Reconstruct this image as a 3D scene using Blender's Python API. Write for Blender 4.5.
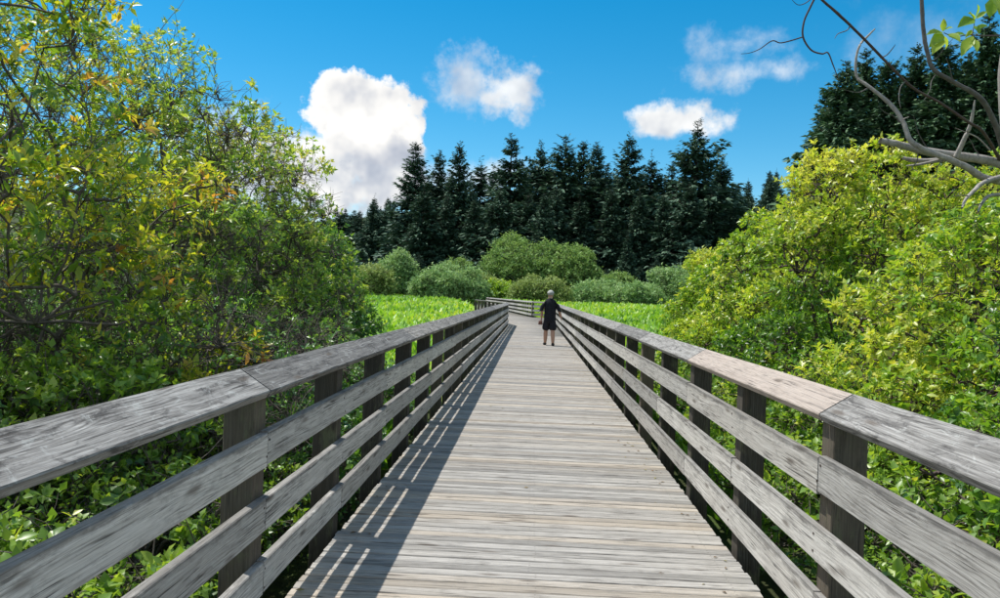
import bpy, math, random
import numpy as np
from mathutils import Vector, Matrix
for o in list(bpy.data.objects): bpy.data.objects.remove(o)
SC = bpy.context.scene
COL = SC.collection
random.seed(7)
RNG = np.random.default_rng(11)
R = math.radians

# ------------------------------------------------------------------ camera
CAM_POS = Vector((-0.056, 0.0, 1.6))
def camera_axes():
    yaw, pitch, roll = R(2.466), R(-0.32), R(2.09)
    r0 = Vector((math.cos(yaw), math.sin(yaw), 0))
    f = Vector((-math.sin(yaw)*math.cos(pitch), math.cos(yaw)*math.cos(pitch), math.sin(pitch)))
    u0 = r0.cross(f)
    return (math.cos(roll)*r0 + math.sin(roll)*u0, math.cos(roll)*u0 - math.sin(roll)*r0, f)
CX, CY, CF = camera_axes()
cam = bpy.data.cameras.new('camera')
cam.sensor_fit = 'HORIZONTAL'; cam.sensor_width = 36; cam.lens = 27.0
cam.clip_start = 0.05; cam.clip_end = 6000
camo = bpy.data.objects.new('camera', cam); COL.objects.link(camo)
camo.matrix_world = Matrix(((CX.x, CY.x, -CF.x, CAM_POS.x), (CX.y, CY.y, -CF.y, CAM_POS.y), (CX.z, CY.z, -CF.z, CAM_POS.z), (0, 0, 0, 1)))
SC.camera = camo
def ray(px, py):            # direction through a point of the 1000 x 598 photograph
    return (CX*((px-500)/750) - CY*((py-299)/750) + CF).normalized()
def at(px, py, Y):          # the point at world depth Y
    d = ray(px, py); return CAM_POS + d*((Y-CAM_POS.y)/d.y)

# ------------------------------------------------------------------ sky, sun, exposure
SUN = Vector((-0.408, 0.2356, 1.0)).normalized()
SUN_EL = math.asin(SUN.z); SUN_AZ = math.atan2(SUN.x, SUN.y)
SC.view_settings.view_transform = 'Standard'; SC.view_settings.look = 'None'
SC.view_settings.exposure = 0.48; SC.view_settings.gamma = 1.0
SC.view_settings.use_curve_mapping = False
SC.cycles.max_bounces = 6; SC.cycles.diffuse_bounces = 3; SC.cycles.glossy_bounces = 2; SC.cycles.transmission_bounces = 4; SC.cycles.transparent_max_bounces = 4
SC.cycles.use_denoising = True
W = bpy.data.worlds.new('World'); SC.world = W; W.use_nodes = True
NT = W.node_tree; NT.nodes.clear()
def nn(t, kind, **kw):
    n = t.nodes.new(kind)
    for k, v in kw.items(): setattr(n, k, v)
    return n
def put(t, sock, v):
    if isinstance(v, bpy.types.NodeSocket): t.links.new(v, sock)
    elif v is not None: sock.default_value = v
def mth(t, op, a, b=None, c=None, clamp=False):
    n = nn(t, 'ShaderNodeMath', operation=op, use_clamp=clamp)
    put(t, n.inputs[0], a); put(t, n.inputs[1], b); put(t, n.inputs[2], c)
    return n.outputs[0]
def vdot(t, v, c):
    n = nn(t, 'ShaderNodeVectorMath', operation='DOT_PRODUCT'); put(t, n.inputs[0], v); n.inputs[1].default_value = c
    return n.outputs['Value']
def mixc(t, f, a, b, blend='MIX'):
    n = nn(t, 'ShaderNodeMix', data_type='RGBA', blend_type=blend)
    put(t, n.inputs[0], f); put(t, n.inputs[6], a); put(t, n.inputs[7], b)
    return n.outputs[2]
def sstep(t, v, a, b, lo=0.0, hi=1.0):
    n = nn(t, 'ShaderNodeMapRange', interpolation_type='SMOOTHSTEP')
    put(t, n.inputs[0], v); n.inputs[1].default_value = a; n.inputs[2].default_value = b
    n.inputs[3].default_value = lo; n.inputs[4].default_value = hi
    return n.outputs[0]
def build_world():
    t = NT
    sky = nn(t, 'ShaderNodeTexSky', sky_type='NISHITA', sun_disc=False)
    sky.sun_elevation = SUN_EL; sky.sun_rotation = SUN_AZ
    sky.altitude = 200; sky.air_density = 1.0; sky.dust_density = 0.1; sky.ozone_density = 3.0
    hs = nn(t, 'ShaderNodeHueSaturation'); hs.inputs['Saturation'].default_value = 1.46; hs.inputs['Value'].default_value = 0.90
    hs.inputs['Hue'].default_value = 0.484
    t.links.new(sky.outputs[0], hs.inputs['Color'])
    tc = nn(t, 'ShaderNodeTexCoord'); d = tc.outputs['Generated']
    def fbm(scale, detail, rough, off):
        m = nn(t, 'ShaderNodeVectorMath', operation='ADD'); t.links.new(d, m.inputs[0]); m.inputs[1].default_value = off
        n = nn(t, 'ShaderNodeTexNoise'); n.inputs['Scale'].default_value = scale; n.inputs['Detail'].default_value = detail
        n.inputs['Roughness'].default_value = rough
        t.links.new(m.outputs[0], n.inputs['Vector']); return n.outputs[0]
    n1 = fbm(17, 9, 0.60, (3, 1, 7))
    toS = SUN*0.02
    nsun = fbm(17, 3, 0.5, (3+toS.x, 1+toS.y, 7+toS.z))
    # each cumulus: centre, half width, half height (given on the photograph, turned into directions), edge softness, raggedness, opacity, how dark its base is
    clouds = [(352, 116, 55, 43, .22, 2.0, 1.0, .04), (391, 128, 35, 45, .22, 2.0, 1.0, .10), (382, 178, 52, 46, .45, 2.2, .98, .36), (325, 170, 62, 56, .45, 2.2, .97, .30), (250, 172, 85, 60, .9, 2.6, .88, .3),
              (468, 84, 34, 36, 1.1, 3.6, .70, .25), (506, 90, 42, 29, .9, 3.6, .85, .12), (684, 122, 54, 21, .6, 2.6, .93, .05),
              (735, 44, 55, 26, 1.7, 4.0, .50, 0), (765, 72, 105, 17, 1.5, 4.0, .62, 0), (925, 45, 110, 45, 2.2, 3.6, .30, 0), (475, 178, 90, 30, 1.1, 2.6, .85, .25)]
    alpha = None; shade = None
    for px, py, w, h, soft, amp, op, grey in clouds:
        c = ray(px, py); a = c.cross(Vector((0, 0, 1))).normalized(); b = a.cross(c)
        m = nn(t, 'ShaderNodeMapping', vector_type='TEXTURE'); t.links.new(d, m.inputs[0])
        m.inputs['Location'].default_value = c; m.inputs['Rotation'].default_value = Matrix((a, b, a.cross(b))).transposed().to_euler(); m.inputs['Scale'].default_value = (w/750, h/750, .5)
        ln = nn(t, 'ShaderNodeVectorMath', operation='LENGTH'); t.links.new(m.outputs[0], ln.inputs[0])
        r = mth(t, 'MULTIPLY_ADD', n1, -amp, ln.outputs['Value'])            # ragged distance from the centre
        al = sstep(t, r, 1.0-amp*.5, 1.0-amp*.5-soft, 0.0, op)
        alpha = al if alpha is None else mth(t, 'MAXIMUM', alpha, al)
        if grey: g = mth(t, 'MULTIPLY', al, grey); shade = g if shade is None else mth(t, 'MAXIMUM', shade, g)
    # unseen clouds added outside the view, to lift and whiten the ambient light
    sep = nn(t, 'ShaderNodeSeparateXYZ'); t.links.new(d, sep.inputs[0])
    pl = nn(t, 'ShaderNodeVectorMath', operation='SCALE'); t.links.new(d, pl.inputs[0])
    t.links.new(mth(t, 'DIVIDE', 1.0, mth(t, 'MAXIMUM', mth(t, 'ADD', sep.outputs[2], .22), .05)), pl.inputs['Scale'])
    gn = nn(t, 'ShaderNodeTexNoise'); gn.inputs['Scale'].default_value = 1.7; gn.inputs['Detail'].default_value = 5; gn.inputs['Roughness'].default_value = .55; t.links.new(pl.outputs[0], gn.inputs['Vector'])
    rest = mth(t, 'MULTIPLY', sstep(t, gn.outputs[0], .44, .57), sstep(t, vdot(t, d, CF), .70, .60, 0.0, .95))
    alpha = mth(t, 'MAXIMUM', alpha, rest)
    # self-shading: denser towards the sun means dimmer
    relief = mth(t, 'MULTIPLY', mth(t, 'SUBTRACT', nsun, .5), 1.25)
    lum = mth(t, 'SUBTRACT', mth(t, 'MULTIPLY_ADD', shade, -.62, 1.05), relief)
    lum = mth(t, 'MAXIMUM', mth(t, 'MINIMUM', lum, 1.12), .5)
    warm = mixc(t, sstep(t, lum, .6, 1.0), (.70, .77, .92, 1), (1.0, .99, .97, 1))
    cc = nn(t, 'ShaderNodeVectorMath', operation='SCALE'); t.links.new(warm, cc.inputs[0])
    t.links.new(mth(t, 'MULTIPLY', lum, 6.3), cc.inputs['Scale'])
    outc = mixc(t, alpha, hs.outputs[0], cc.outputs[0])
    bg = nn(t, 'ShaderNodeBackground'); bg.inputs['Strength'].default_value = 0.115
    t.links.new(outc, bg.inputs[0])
    ow = nn(t, 'ShaderNodeOutputWorld'); t.links.new(bg.outputs[0], ow.inputs[0])
build_world()
sl = bpy.data.lights.new('sun', 'SUN'); sl.energy = 3.8; sl.angle = R(0.53); sl.color = (1.0, .965, .91)
so = bpy.data.objects.new('sun', sl); COL.objects.link(so); so.location = (-20, 20, 60)
so.rotation_euler = SUN.to_track_quat('Z', 'Y').to_euler()

# ------------------------------------------------------------------ materials
def new_mat(name):
    m = bpy.data.materials.new(name); m.use_nodes = True; m.node_tree.nodes.clear(); return m, m.node_tree
def ramp(t, f, stops):
    n = nn(t, 'ShaderNodeValToRGB'); e = n.color_ramp.elements
    while len(e) < len(stops): e.new(.5)
    for i, (p, c) in enumerate(stops): e[i].position = p; e[i].color = (*c, 1)
    put(t, n.inputs[0], f); return n.outputs[0]
def principled(t, col, rough=.8, spec=.3, normal=None):
    p = nn(t, 'ShaderNodeBsdfPrincipled'); put(t, p.inputs['Base Color'], col); put(t, p.inputs['Roughness'], rough)
    put(t, p.inputs['Specular IOR Level'], spec)
    if normal is not None: t.links.new(normal, p.inputs['Normal'])
    return p.outputs[0]
def out(t, s):
    o = nn(t, 'ShaderNodeOutputMaterial'); t.links.new(s, o.inputs[0])
def noise(t, vec, scale, detail=4, rough=.55, dist=0.0, col=False):
    n = nn(t, 'ShaderNodeTexNoise'); put(t, n.inputs['Vector'], vec); put(t, n.inputs['Scale'], scale)
    n.inputs['Detail'].default_value = detail; n.inputs['Roughness'].default_value = rough; n.inputs['Distortion'].default_value = dist
    return n.outputs[1 if col else 0]
def vscale(t, v, s, off=None):
    m = nn(t, 'ShaderNodeMapping'); put(t, m.inputs[0], v); m.inputs['Scale'].default_value = s
    if off is not None: put(t, m.inputs['Location'], off)
    return m.outputs[0]
def wood_mat(name, tones, warm, blotch, blotch_col, lichen=0.0, screws=None, speck=.5, contrast=1.0, moss=0.0, edge=0.0):
    """weathered timber; the grain runs along the local x axis of each piece"""
    m, t = new_mat(name)
    tc = nn(t, 'ShaderNodeTexCoord').outputs['Object']; oi = nn(t, 'ShaderNodeObjectInfo').outputs['Random']
    pc = nn(t, 'ShaderNodeAttribute', attribute_name='piece').outputs['Fac']; oi = mth(t, 'FRACT', mth(t, 'ADD', oi, pc))
    ofs = nn(t, 'ShaderNodeCombineXYZ'); t.links.new(mth(t, 'MULTIPLY', oi, 91.0), ofs.inputs[0]); t.links.new(mth(t, 'MULTIPLY', oi, 37.0), ofs.inputs[1])
    t.links.new(mth(t, 'MULTIPLY', oi, 53.0), ofs.inputs[2])
    add = nn(t, 'ShaderNodeVectorMath', operation='ADD'); t.links.new(tc, add.inputs[0]); t.links.new(ofs.outputs[0], add.inputs[1]); P = add.outputs[0]
    big = noise(t, vscale(t, P, (1.3, 6, 6)), 1.0, 3, .5)
    # growth rings bent round the odd knot
    kn = noise(t, vscale(t, P, (1.6, 7, 7)), 1.0, 1, .3)
    warpv = nn(t, 'ShaderNodeVectorMath', operation='ADD'); t.links.new(vscale(t, P, (.35, 46, 46)), warpv.inputs[0])
    wv = nn(t, 'ShaderNodeCombineXYZ'); t.links.new(mth(t, 'MULTIPLY', kn, 5.0), wv.inputs[1]); t.links.new(mth(t, 'MULTIPLY', kn, 4.0), wv.inputs[2])
    t.links.new(wv.outputs[0], warpv.inputs[1])
    g1 = noise(t, warpv.outputs[0], 1.3, 7, .68, .12)
    g2 = noise(t, vscale(t, P, (2.6, 250, 250)), 1.0, 4, .7)
    # growth rings: long thin lines that arch where the board was cut across the log
    sx_ = nn(t, 'ShaderNodeSeparateXYZ'); t.links.new(P, sx_.inputs[0])
    arch = noise(t, vscale(t, P, (.9, 3.5, 3.5)), 1.0, 2, .45)
    fine = noise(t, vscale(t, P, (3, 30, 30)), 1.0, 3, .6)
    ph = mth(t, 'ADD', mth(t, 'MULTIPLY', mth(t, 'ADD', sx_.outputs[1], mth(t, 'MULTIPLY', sx_.outputs[2], .6)), 420.0), mth(t, 'ADD', mth(t, 'MULTIPLY', arch, 60.0), mth(t, 'MULTIPLY', fine, 16.0)))
    ring = mth(t, 'POWER', mth(t, 'MULTIPLY_ADD', mth(t, 'SINE', ph), .5, .5), .6)
    rmask = sstep(t, noise(t, vscale(t, P, (1.1, 9, 9)), 1.0, 3, .6), .42, .62, .03, .16)
    grain = mth(t, 'ADD', mth(t, 'MULTIPLY', mth(t, 'SUBTRACT', ring, .6), rmask), mth(t, 'ADD', mth(t, 'MULTIPLY', g1, .52), mth(t, 'MULTIPLY', g2, .46)))
    gr = sstep(t, grain, .5-.30/contrast, .5+.30/contrast)
    col = ramp(t, gr, [(0, tones[0]), (.35, tones[1]), (.7, tones[2]), (1, tones[3])])
    # tone of the individual piece
    w1 = noise(t, vscale(t, ofs.outputs[0], (1.7, 1.7, 1.7)), 1.0, 0)
    wr = nn(t, 'ShaderNodeTexWhiteNoise', noise_dimensions='1D'); t.links.new(mth(t, 'MULTIPLY', oi, 713.0), wr.inputs['W'])
    wc = nn(t, 'ShaderNodeSeparateColor'); t.links.new(wr.outputs['Color'], wc.inputs[0])
    col = mixc(t, mth(t, 'MULTIPLY', mth(t, 'POWER', wc.outputs[0], 3.0), warm), col, (.50, .40, .285, 1), 'MIX')
    val = nn(t, 'ShaderNodeHueSaturation'); t.links.new(col, val.inputs['Color'])
    t.links.new(sstep(t, wc.outputs[1], 0, 1, .74, 1.18), val.inputs['Value']); col = val.outputs[0]
    # streaks along the grain and blotches of mildew
    st = noise(t, vscale(t, P, (.8, 30, 30)), 1.0, 6, .7)
    col = mixc(t, mth(t, 'MULTIPLY', sstep(t, st, .55, .74), .45), col, blotch_col, 'MIX')
    bl = noise(t, vscale(t, P, (3.2, 9, 9)), 1.3, 9, .78, .35)
    col = mixc(t, mth(t, 'MULTIPLY', sstep(t, bl, .5, .66), blotch), col, blotch_col, 'MIX')
    if lichen:
        li = noise(t, vscale(t, P, (5, 9, 9)), 1.6, 7, .75, .8)
        col = mixc(t, mth(t, 'MULTIPLY', sstep(t, li, .56, .66), lichen), col, (.52, .53, .50, 1), 'MIX')
    if moss:
        mo = noise(t, vscale(t, P, (3, 7, 7)), 1.5, 6, .7, .3)
        col = mixc(t, mth(t, 'MULTIPLY', sstep(t, mo, .52, .68), moss), col, (.16, .17, .09, 1), 'MIX')
    # knots
    vo = nn(t, 'ShaderNodeTexVoronoi'); t.links.new(vscale(t, P, (2.0, 9, 9)), vo.inputs['Vector']); vo.inputs['Scale'].default_value = 1.0
    kd = sstep(t, vo.outputs['Distance'], .05, .20, 1, 0)
    col = mixc(t, mth(t, 'MULTIPLY', kd, .7), col, (.10, .075, .055, 1), 'MIX')
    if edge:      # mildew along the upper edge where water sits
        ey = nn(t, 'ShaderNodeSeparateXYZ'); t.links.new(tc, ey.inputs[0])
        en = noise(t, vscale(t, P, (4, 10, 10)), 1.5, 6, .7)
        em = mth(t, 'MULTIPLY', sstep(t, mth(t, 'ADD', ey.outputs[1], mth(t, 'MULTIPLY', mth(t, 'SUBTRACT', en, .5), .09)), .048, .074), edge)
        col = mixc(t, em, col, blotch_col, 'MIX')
    sp = noise(t, vscale(t, P, (9, 80, 80)), 1.0, 4, .75)
    col = mixc(t, mth(t, 'MULTIPLY', sstep(t, sp, .58, .72), .35), col, blotch_col, 'MIX')
    # fine dark grain lines and open cracks: contours of a stretched noise are long and thin
    for (sc_, wd, st_) in (((.45, 26, 26), .014, .6), ((.9, 60, 60), .020, .42)):
        cn = mth(t, 'ABSOLUTE', mth(t, 'SUBTRACT', noise(t, vscale(t, P, sc_), 1.0, 3, .5), .5))
        mk = sstep(t, noise(t, vscale(t, P, (2.2, 8, 8)), 1.0, 3, .6), .40, .60, .15, 1.0)
        col = mixc(t, mth(t, 'MULTIPLY', mth(t, 'MULTIPLY', sstep(t, cn, 0.0, wd, 1, 0), mk), st_), col, (.07, .064, .058, 1), 'MIX')
    # drying checks
    ck = noise(t, vscale(t, P, (2.6, 130, 130)), 1.0, 2, .5); cm = noise(t, vscale(t, P, (3, 12, 12)), 1.0, 2, .5)
    ckm = mth(t, 'MULTIPLY', sstep(t, ck, .60, .66), sstep(t, cm, .46, .56))
    col = mixc(t, mth(t, 'MULTIPLY', ckm, .8), col, (.05, .045, .04, 1), 'MIX')
    if screws:
        sx = nn(t, 'ShaderNodeSeparateXYZ'); t.links.new(tc, sx.inputs[0]); dots = None
        for px in screws:
            for py in (-.02, .02):
                dx = mth(t, 'SUBTRACT', sx.outputs[0], px); dy = mth(t, 'SUBTRACT', sx.outputs[1], py)
                q = mth(t, 'LESS_THAN', mth(t, 'ADD', mth(t, 'MULTIPLY', dx, dx), mth(t, 'MULTIPLY', dy, dy)), .0055**2)
                dots = q if dots is None else mth(t, 'MAXIMUM', dots, q)
        col = mixc(t, mth(t, 'MULTIPLY', dots, .5), col, (.09, .08, .075, 1), 'MIX')
    b = nn(t, 'ShaderNodeBump'); b.inputs['Strength'].default_value = .55; b.inputs['Distance'].default_value = .004
    t.links.new(mth(t, 'SUBTRACT', mth(t, 'ADD', grain, mth(t, 'MULTIPLY', bl, .25)), mth(t, 'MULTIPLY', ckm, .6)), b.inputs['Height'])
    out(t, principled(t, col, .85, .22, b.outputs[0])); return m
M = {}
M['deck'] = wood_mat('deck_timber', [(.13, .118, .104), (.29, .272, .245), (.405, .383, .35), (.52, .495, .455)], .5, .45, (.14, .13, .118, 1), screws=(-1.13, .02, 1.13), contrast=1.1)
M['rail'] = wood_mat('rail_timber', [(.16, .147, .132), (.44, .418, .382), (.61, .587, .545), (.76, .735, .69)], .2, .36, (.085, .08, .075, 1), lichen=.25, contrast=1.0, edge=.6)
M['cap'] = wood_mat('cap_timber', [(.06, .056, .051), (.20, .19, .176), (.33, .317, .296), (.52, .502, .47)], .1, .85, (.05, .046, .044, 1), lichen=.5, contrast=1.15)
M['cap_new'] = wood_mat('newer_cap_timber', [(.22, .175, .14), (.36, .30, .255), (.45, .385, .33), (.52, .46, .41)], .3, .25, (.16, .14, .125, 1), contrast=.9)
M['post'] = wood_mat('post_timber', [(.025, .021, .017), (.052, .045, .036), (.088, .078, .063), (.15, .136, .115)], .3, .6, (.05, .045, .035, 1), moss=.55)
def leaf_mat(name, stops, trans=.35, rough=.42, spec=.35, tcol=(1.5, 1.48, .48)):
    m, t = new_mat(name)
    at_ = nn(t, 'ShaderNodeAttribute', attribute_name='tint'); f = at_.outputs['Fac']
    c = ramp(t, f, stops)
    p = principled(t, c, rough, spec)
    tr = nn(t, 'ShaderNodeBsdfTranslucent')
    t.links.new(mixc(t, 1.0, c, (*tcol, 1), 'MULTIPLY'), tr.inputs[0])
    mx = nn(t, 'ShaderNodeMixShader'); mx.inputs[0].default_value = trans
    t.links.new(p, mx.inputs[1]); t.links.new(tr.outputs[0], mx.inputs[2]); out(t, mx.outputs[0]); return m
G = lambda *s: [(s[i], s[i+1]) for i in range(0, len(s), 2)]
M['leaf_yellow'] = leaf_mat('leaf_yellow_green', G(0, (.08, .18, .035), .30, (.22, .36, .055), .58, (.50, .54, .065), .84, (.64, .53, .08), 1, (.58, .27, .11)), .45, .36, .5)
M['leaf_crab'] = leaf_mat('leaf_mid_green', G(0, (.09, .20, .06), .5, (.26, .41, .095), .82, (.48, .55, .14), 1, (.58, .53, .20)), .45, .36, .5)
M['leaf_dark'] = leaf_mat('leaf_dark_green', G(0, (.055, .145, .04), .6, (.14, .30, .07), 1, (.29, .44, .11)), .36, .36, .5)
M['leaf_osier'] = leaf_mat('leaf_bright_green', G(0, (.06, .155, .03), .36, (.205, .37, .05), .72, (.44, .54, .075), 1, (.62, .61, .16)), .42, .36, .5)
M['leaf_under'] = leaf_mat('leaf_fresh_green', G(0, (.08, .17, .04), .5, (.22, .37, .06), .85, (.40, .52, .09), 1, (.56, .58, .12)), .42, .36, .5)
M['leaf_meadow'] = leaf_mat('leaf_meadow', G(0, (.11, .26, .035), .5, (.25, .46, .06), .85, (.38, .57, .09), 1, (.48, .57, .11)), .36)
M['leaf_sprig'] = leaf_mat('leaf_sprig', G(0, (.16, .33, .05), 1, (.42, .52, .09)), .50)
M['willow_grey'] = leaf_mat('willow_grey_green', G(0, (.13, .25, .09), .5, (.27, .43, .16), 1, (.43, .57, .26)), .28, .6, .2, (1.1, 1.1, .8))
M['willow_green'] = leaf_mat('willow_green', G(0, (.10, .20, .06), .5, (.22, .36, .10), 1, (.34, .47, .15)), .28, .6, .2, (1.1, 1.1, .8))
M['willow_olive'] = leaf_mat('willow_olive', G(0, (.13, .21, .06), .5, (.28, .37, .11), 1, (.40, .47, .18)), .28, .6, .2, (1.1, 1.1, .8))
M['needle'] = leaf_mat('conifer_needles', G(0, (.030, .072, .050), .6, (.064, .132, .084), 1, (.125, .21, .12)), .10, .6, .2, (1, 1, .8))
M['needle_light'] = leaf_mat('conifer_needles_lighter', G(0, (.034, .085, .055), .6, (.080, .16, .085), 1, (.16, .25, .12)), .12, .6, .2, (1, 1, .8))  # a lighter green, for the needles of the nearer firs
def bark_mat(name, a, b, sc=14):
    m, t = new_mat(name); tc = nn(t, 'ShaderNodeTexCoord').outputs['Object']
    n = noise(t, vscale(t, tc, (1, 1, .35)), sc, 7, .7, .5); n2 = noise(t, tc, sc*4, 4, .6)
    c = ramp(t, mth(t, 'ADD', mth(t, 'MULTIPLY', n, .7), mth(t, 'MULTIPLY', n2, .3)), [(.3, a), (.7, b)])
    bp = nn(t, 'ShaderNodeBump'); bp.inputs['Strength'].default_value = .6; bp.inputs['Distance'].default_value = .006; t.links.new(n, bp.inputs['Height'])
    out(t, principled(t, c, .85, .2, bp.outputs[0])); return m
M['twig'] = bark_mat('twig_bark', (.06, .05, .042), (.20, .175, .15), 30)
M['dead'] = bark_mat('dead_bark', (.17, .15, .13), (.50, .465, .42), 26)
M['grey'] = bark_mat('grey_bark', (.055, .05, .047), (.21, .195, .18), 26)
M['darktwig'] = bark_mat('dark_twig_bark', (.05, .035, .035), (.15, .11, .10), 30)
M['trunk'] = bark_mat('conifer_bark', (.03, .024, .02), (.09, .075, .06), 3)
def ground_mat():
    m, t = new_mat('wet_meadow_soil'); tc = nn(t, 'ShaderNodeTexCoord').outputs['Object']
    n = noise(t, tc, .6, 8, .65); n2 = noise(t, tc, 7, 6, .7)
    c = ramp(t, mth(t, 'ADD', mth(t, 'MULTIPLY', n, .5), mth(t, 'MULTIPLY', n2, .5)), [(.35, (.030, .026, .016)), (.5, (.045, .06, .018)), (.65, (.07, .115, .025))])
    bp = nn(t, 'ShaderNodeBump'); bp.inputs['Strength'].default_value = .8; bp.inputs['Distance'].default_value = .05; t.links.new(n2, bp.inputs['Height'])
    out(t, principled(t, c, .9, .2, bp.outputs[0])); return m
M['ground'] = ground_mat()
def plain(name, c, rough=.8, var=.25, sc=30, spec=.2):
    m, t = new_mat(name); tc = nn(t, 'ShaderNodeTexCoord').outputs['Object']
    n = noise(t, tc, sc, 4, .6)
    lo = tuple(x*(1-var) for x in c); hi = tuple(x*(1+var) for x in c)
    out(t, principled(t, ramp(t, n, [(.3, lo), (.7, hi)]), rough, spec)); return m
M['skin'] = plain('skin', (.42, .24, .165), .55, .1, 20, .35)
M['black_cloth'] = plain('black_cloth', (.014, .015, .02), .85, .3, 14)
M['shorts'] = plain('dark_shorts', (.018, .018, .023), .85, .3, 14)
M['cap_cloth'] = plain('pale_cap_cloth', (.42, .41, .38), .8, .15, 20)
M['hair'] = plain('grey_hair', (.30, .28, .26), .7, .3, 60)
M['shoe'] = plain('dark_shoe', (.03, .03, .033), .6, .3, 20)
M['sole'] = plain('pale_sole', (.30, .30, .29), .7, .1, 20)
M['bag'] = plain('brown_bag', (.16, .075, .055), .7, .25, 20)
M['nail'] = plain('rusty_nail', (.06, .04, .03), .6, .3, 200)
M['litter'] = leaf_mat('fallen_leaf', G(0, (.10, .06, .03), .6, (.22, .14, .07), 1, (.30, .27, .10)), .1, .7, .2)
M['flower'] = plain('cream_flower', (.55, .52, .36), .6, .2, 40)

# ------------------------------------------------------------------ mesh helpers
def tag(o, label, cat, group=None, kind=None):
    if label: o['label'] = label
    if cat: o['category'] = cat
    if group: o['group'] = group
    if kind: o['kind'] = kind
    return o
def link(name, me, parent=None, mat=None):
    o = bpy.data.objects.new(name, me); COL.objects.link(o)
    if parent is not None: o.parent = parent
    if mat is not None and me is not None and not me.materials: me.materials.append(mat)
    return o
def empty(name, loc=(0, 0, 0), rz=0.0):
    o = bpy.data.objects.new(name, None); COL.objects.link(o); o.location = loc; o.rotation_euler = (0, 0, rz); o.empty_display_size = .2
    return o
def tri_mesh(name, V, F, tint=None, smooth=False):
    me = bpy.data.meshes.new(name); V = np.ascontiguousarray(V, dtype=np.float32); F = np.ascontiguousarray(F, dtype=np.int32)
    k = F.shape[1]
    me.vertices.add(len(V)); me.vertices.foreach_set('co', V.ravel())
    me.loops.add(F.size); me.loops.foreach_set('vertex_index', F.ravel())
    me.polygons.add(len(F)); me.polygons.foreach_set('loop_start', np.arange(len(F), dtype=np.int32)*k)
    if smooth: me.polygons.foreach_set('use_smooth', np.ones(len(F), dtype=bool))
    if tint is not None:
        a = me.attributes.new('tint', 'FLOAT', 'POINT'); a.data.foreach_set('value', np.ascontiguousarray(tint, dtype=np.float32))
    me.update(calc_edges=True); return me
def unit(a): return a/np.maximum(np.linalg.norm(a, axis=-1, keepdims=True), 1e-9)
LEAF4 = (np.array([(0, 0, 0), (.5, .42, .10), (0, .45, 0), (-.5, .42, .10), (0, 1, -.08)]), np.array([(0, 1, 2), (0, 2, 3), (2, 1, 4), (2, 4, 3)]))
LEAF2 = (np.array([(0, 0, 0), (.5, .45, .08), (0, 1, -.06), (-.5, .45, .08)]), np.array([(0, 1, 2), (0, 2, 3)]))
LEAF8 = (np.array([(0, 0, 0), (.30, .18, .05), (.5, .45, .09), (.33, .75, .05), (0, 1, -.12), (-.33, .75, .05), (-.5, .45, .09), (-.30, .18, .05), (0, .35, -.01), (0, .7, -.03)]),
         np.array([(0, 1, 8), (1, 2, 8), (8, 2, 9), (2, 3, 9), (9, 3, 4), (0, 8, 7), (8, 6, 7), (8, 9, 6), (9, 5, 6), (9, 4, 5)]))
def leaves_arrays(P, D, N, size, width, tmpl):
    """P positions, D tip directions, N leaf normals -> vertex and face arrays"""
    D = unit(D); S = unit(np.cross(D, N)); N = np.cross(S, D); T, F = tmpl
    L = size[:, None, None]
    V = P[:, None, :] + L*(T[None, :, 0:1]*width*S[:, None, :] + T[None, :, 1:2]*D[:, None, :] + T[None, :, 2:3]*N[:, None, :])
    k = len(T); idx = (np.arange(len(P))*k)[:, None, None] + F[None]
    return V.reshape(-1, 3), idx.reshape(-1, 3), k
def leaf_mesh(name, P, D, N, size, width, tint, tmpl):
    V, F, k = leaves_arrays(P, D, N, size, width, tmpl)
    return tri_mesh(name, V, F, np.repeat(tint, k))
def tubes(C, Rr, sides=3):
    """C (n,k,3) centre lines, Rr (n,k) radii -> vertex and quad arrays"""
    n, k, _ = C.shape
    T = np.gradient(C, axis=1); T = unit(T)
    ref = np.where(np.abs(T[..., 2:3]) > .9, np.array([1., 0, 0]), np.array([0, 0, 1.])); A = unit(np.cross(T, ref)); B = np.cross(T, A)
    th = np.arange(sides)*2*np.pi/sides
    V = C[:, :, None, :] + Rr[:, :, None, None]*(np.cos(th)[None, None, :, None]*A[:, :, None, :] + np.sin(th)[None, None, :, None]*B[:, :, None, :])
    base = (np.arange(n)*k*sides)[:, None, None]; j = np.arange(k-1)[None, :, None]*sides; s = np.arange(sides)[None, None, :]; s2 = (s+1) % sides
    F = np.stack([base+j+s, base+j+s2, base+j+sides+s2, base+j+sides+s], -1).reshape(-1, 4)
    return V.reshape(-1, 3), F
def join(parts):
    V = []; F = []; o = 0
    for v, f in parts: V.append(v); F.append(f+o); o += len(v)
    return np.concatenate(V), np.concatenate(F)
def curve3(a, b, sag, rng, k=4, wob=.06):
    """(n,3),(n,3) -> (n,k,3) slightly bent lines"""
    t = np.linspace(0, 1, k)[None, :, None]; L = np.linalg.norm(b-a, axis=1)[:, None, None]
    mid = np.sin(np.pi*t)
    off = rng.normal(0, wob, (len(a), 1, 3)) + np.array([0, 0, sag])
    jit = rng.normal(0, wob*.35, (len(a), k, 3)); jit[:, 0] = 0; jit[:, -1] = 0
    return a[:, None]*(1-t) + b[:, None]*t + L*(mid*off + jit)
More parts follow.
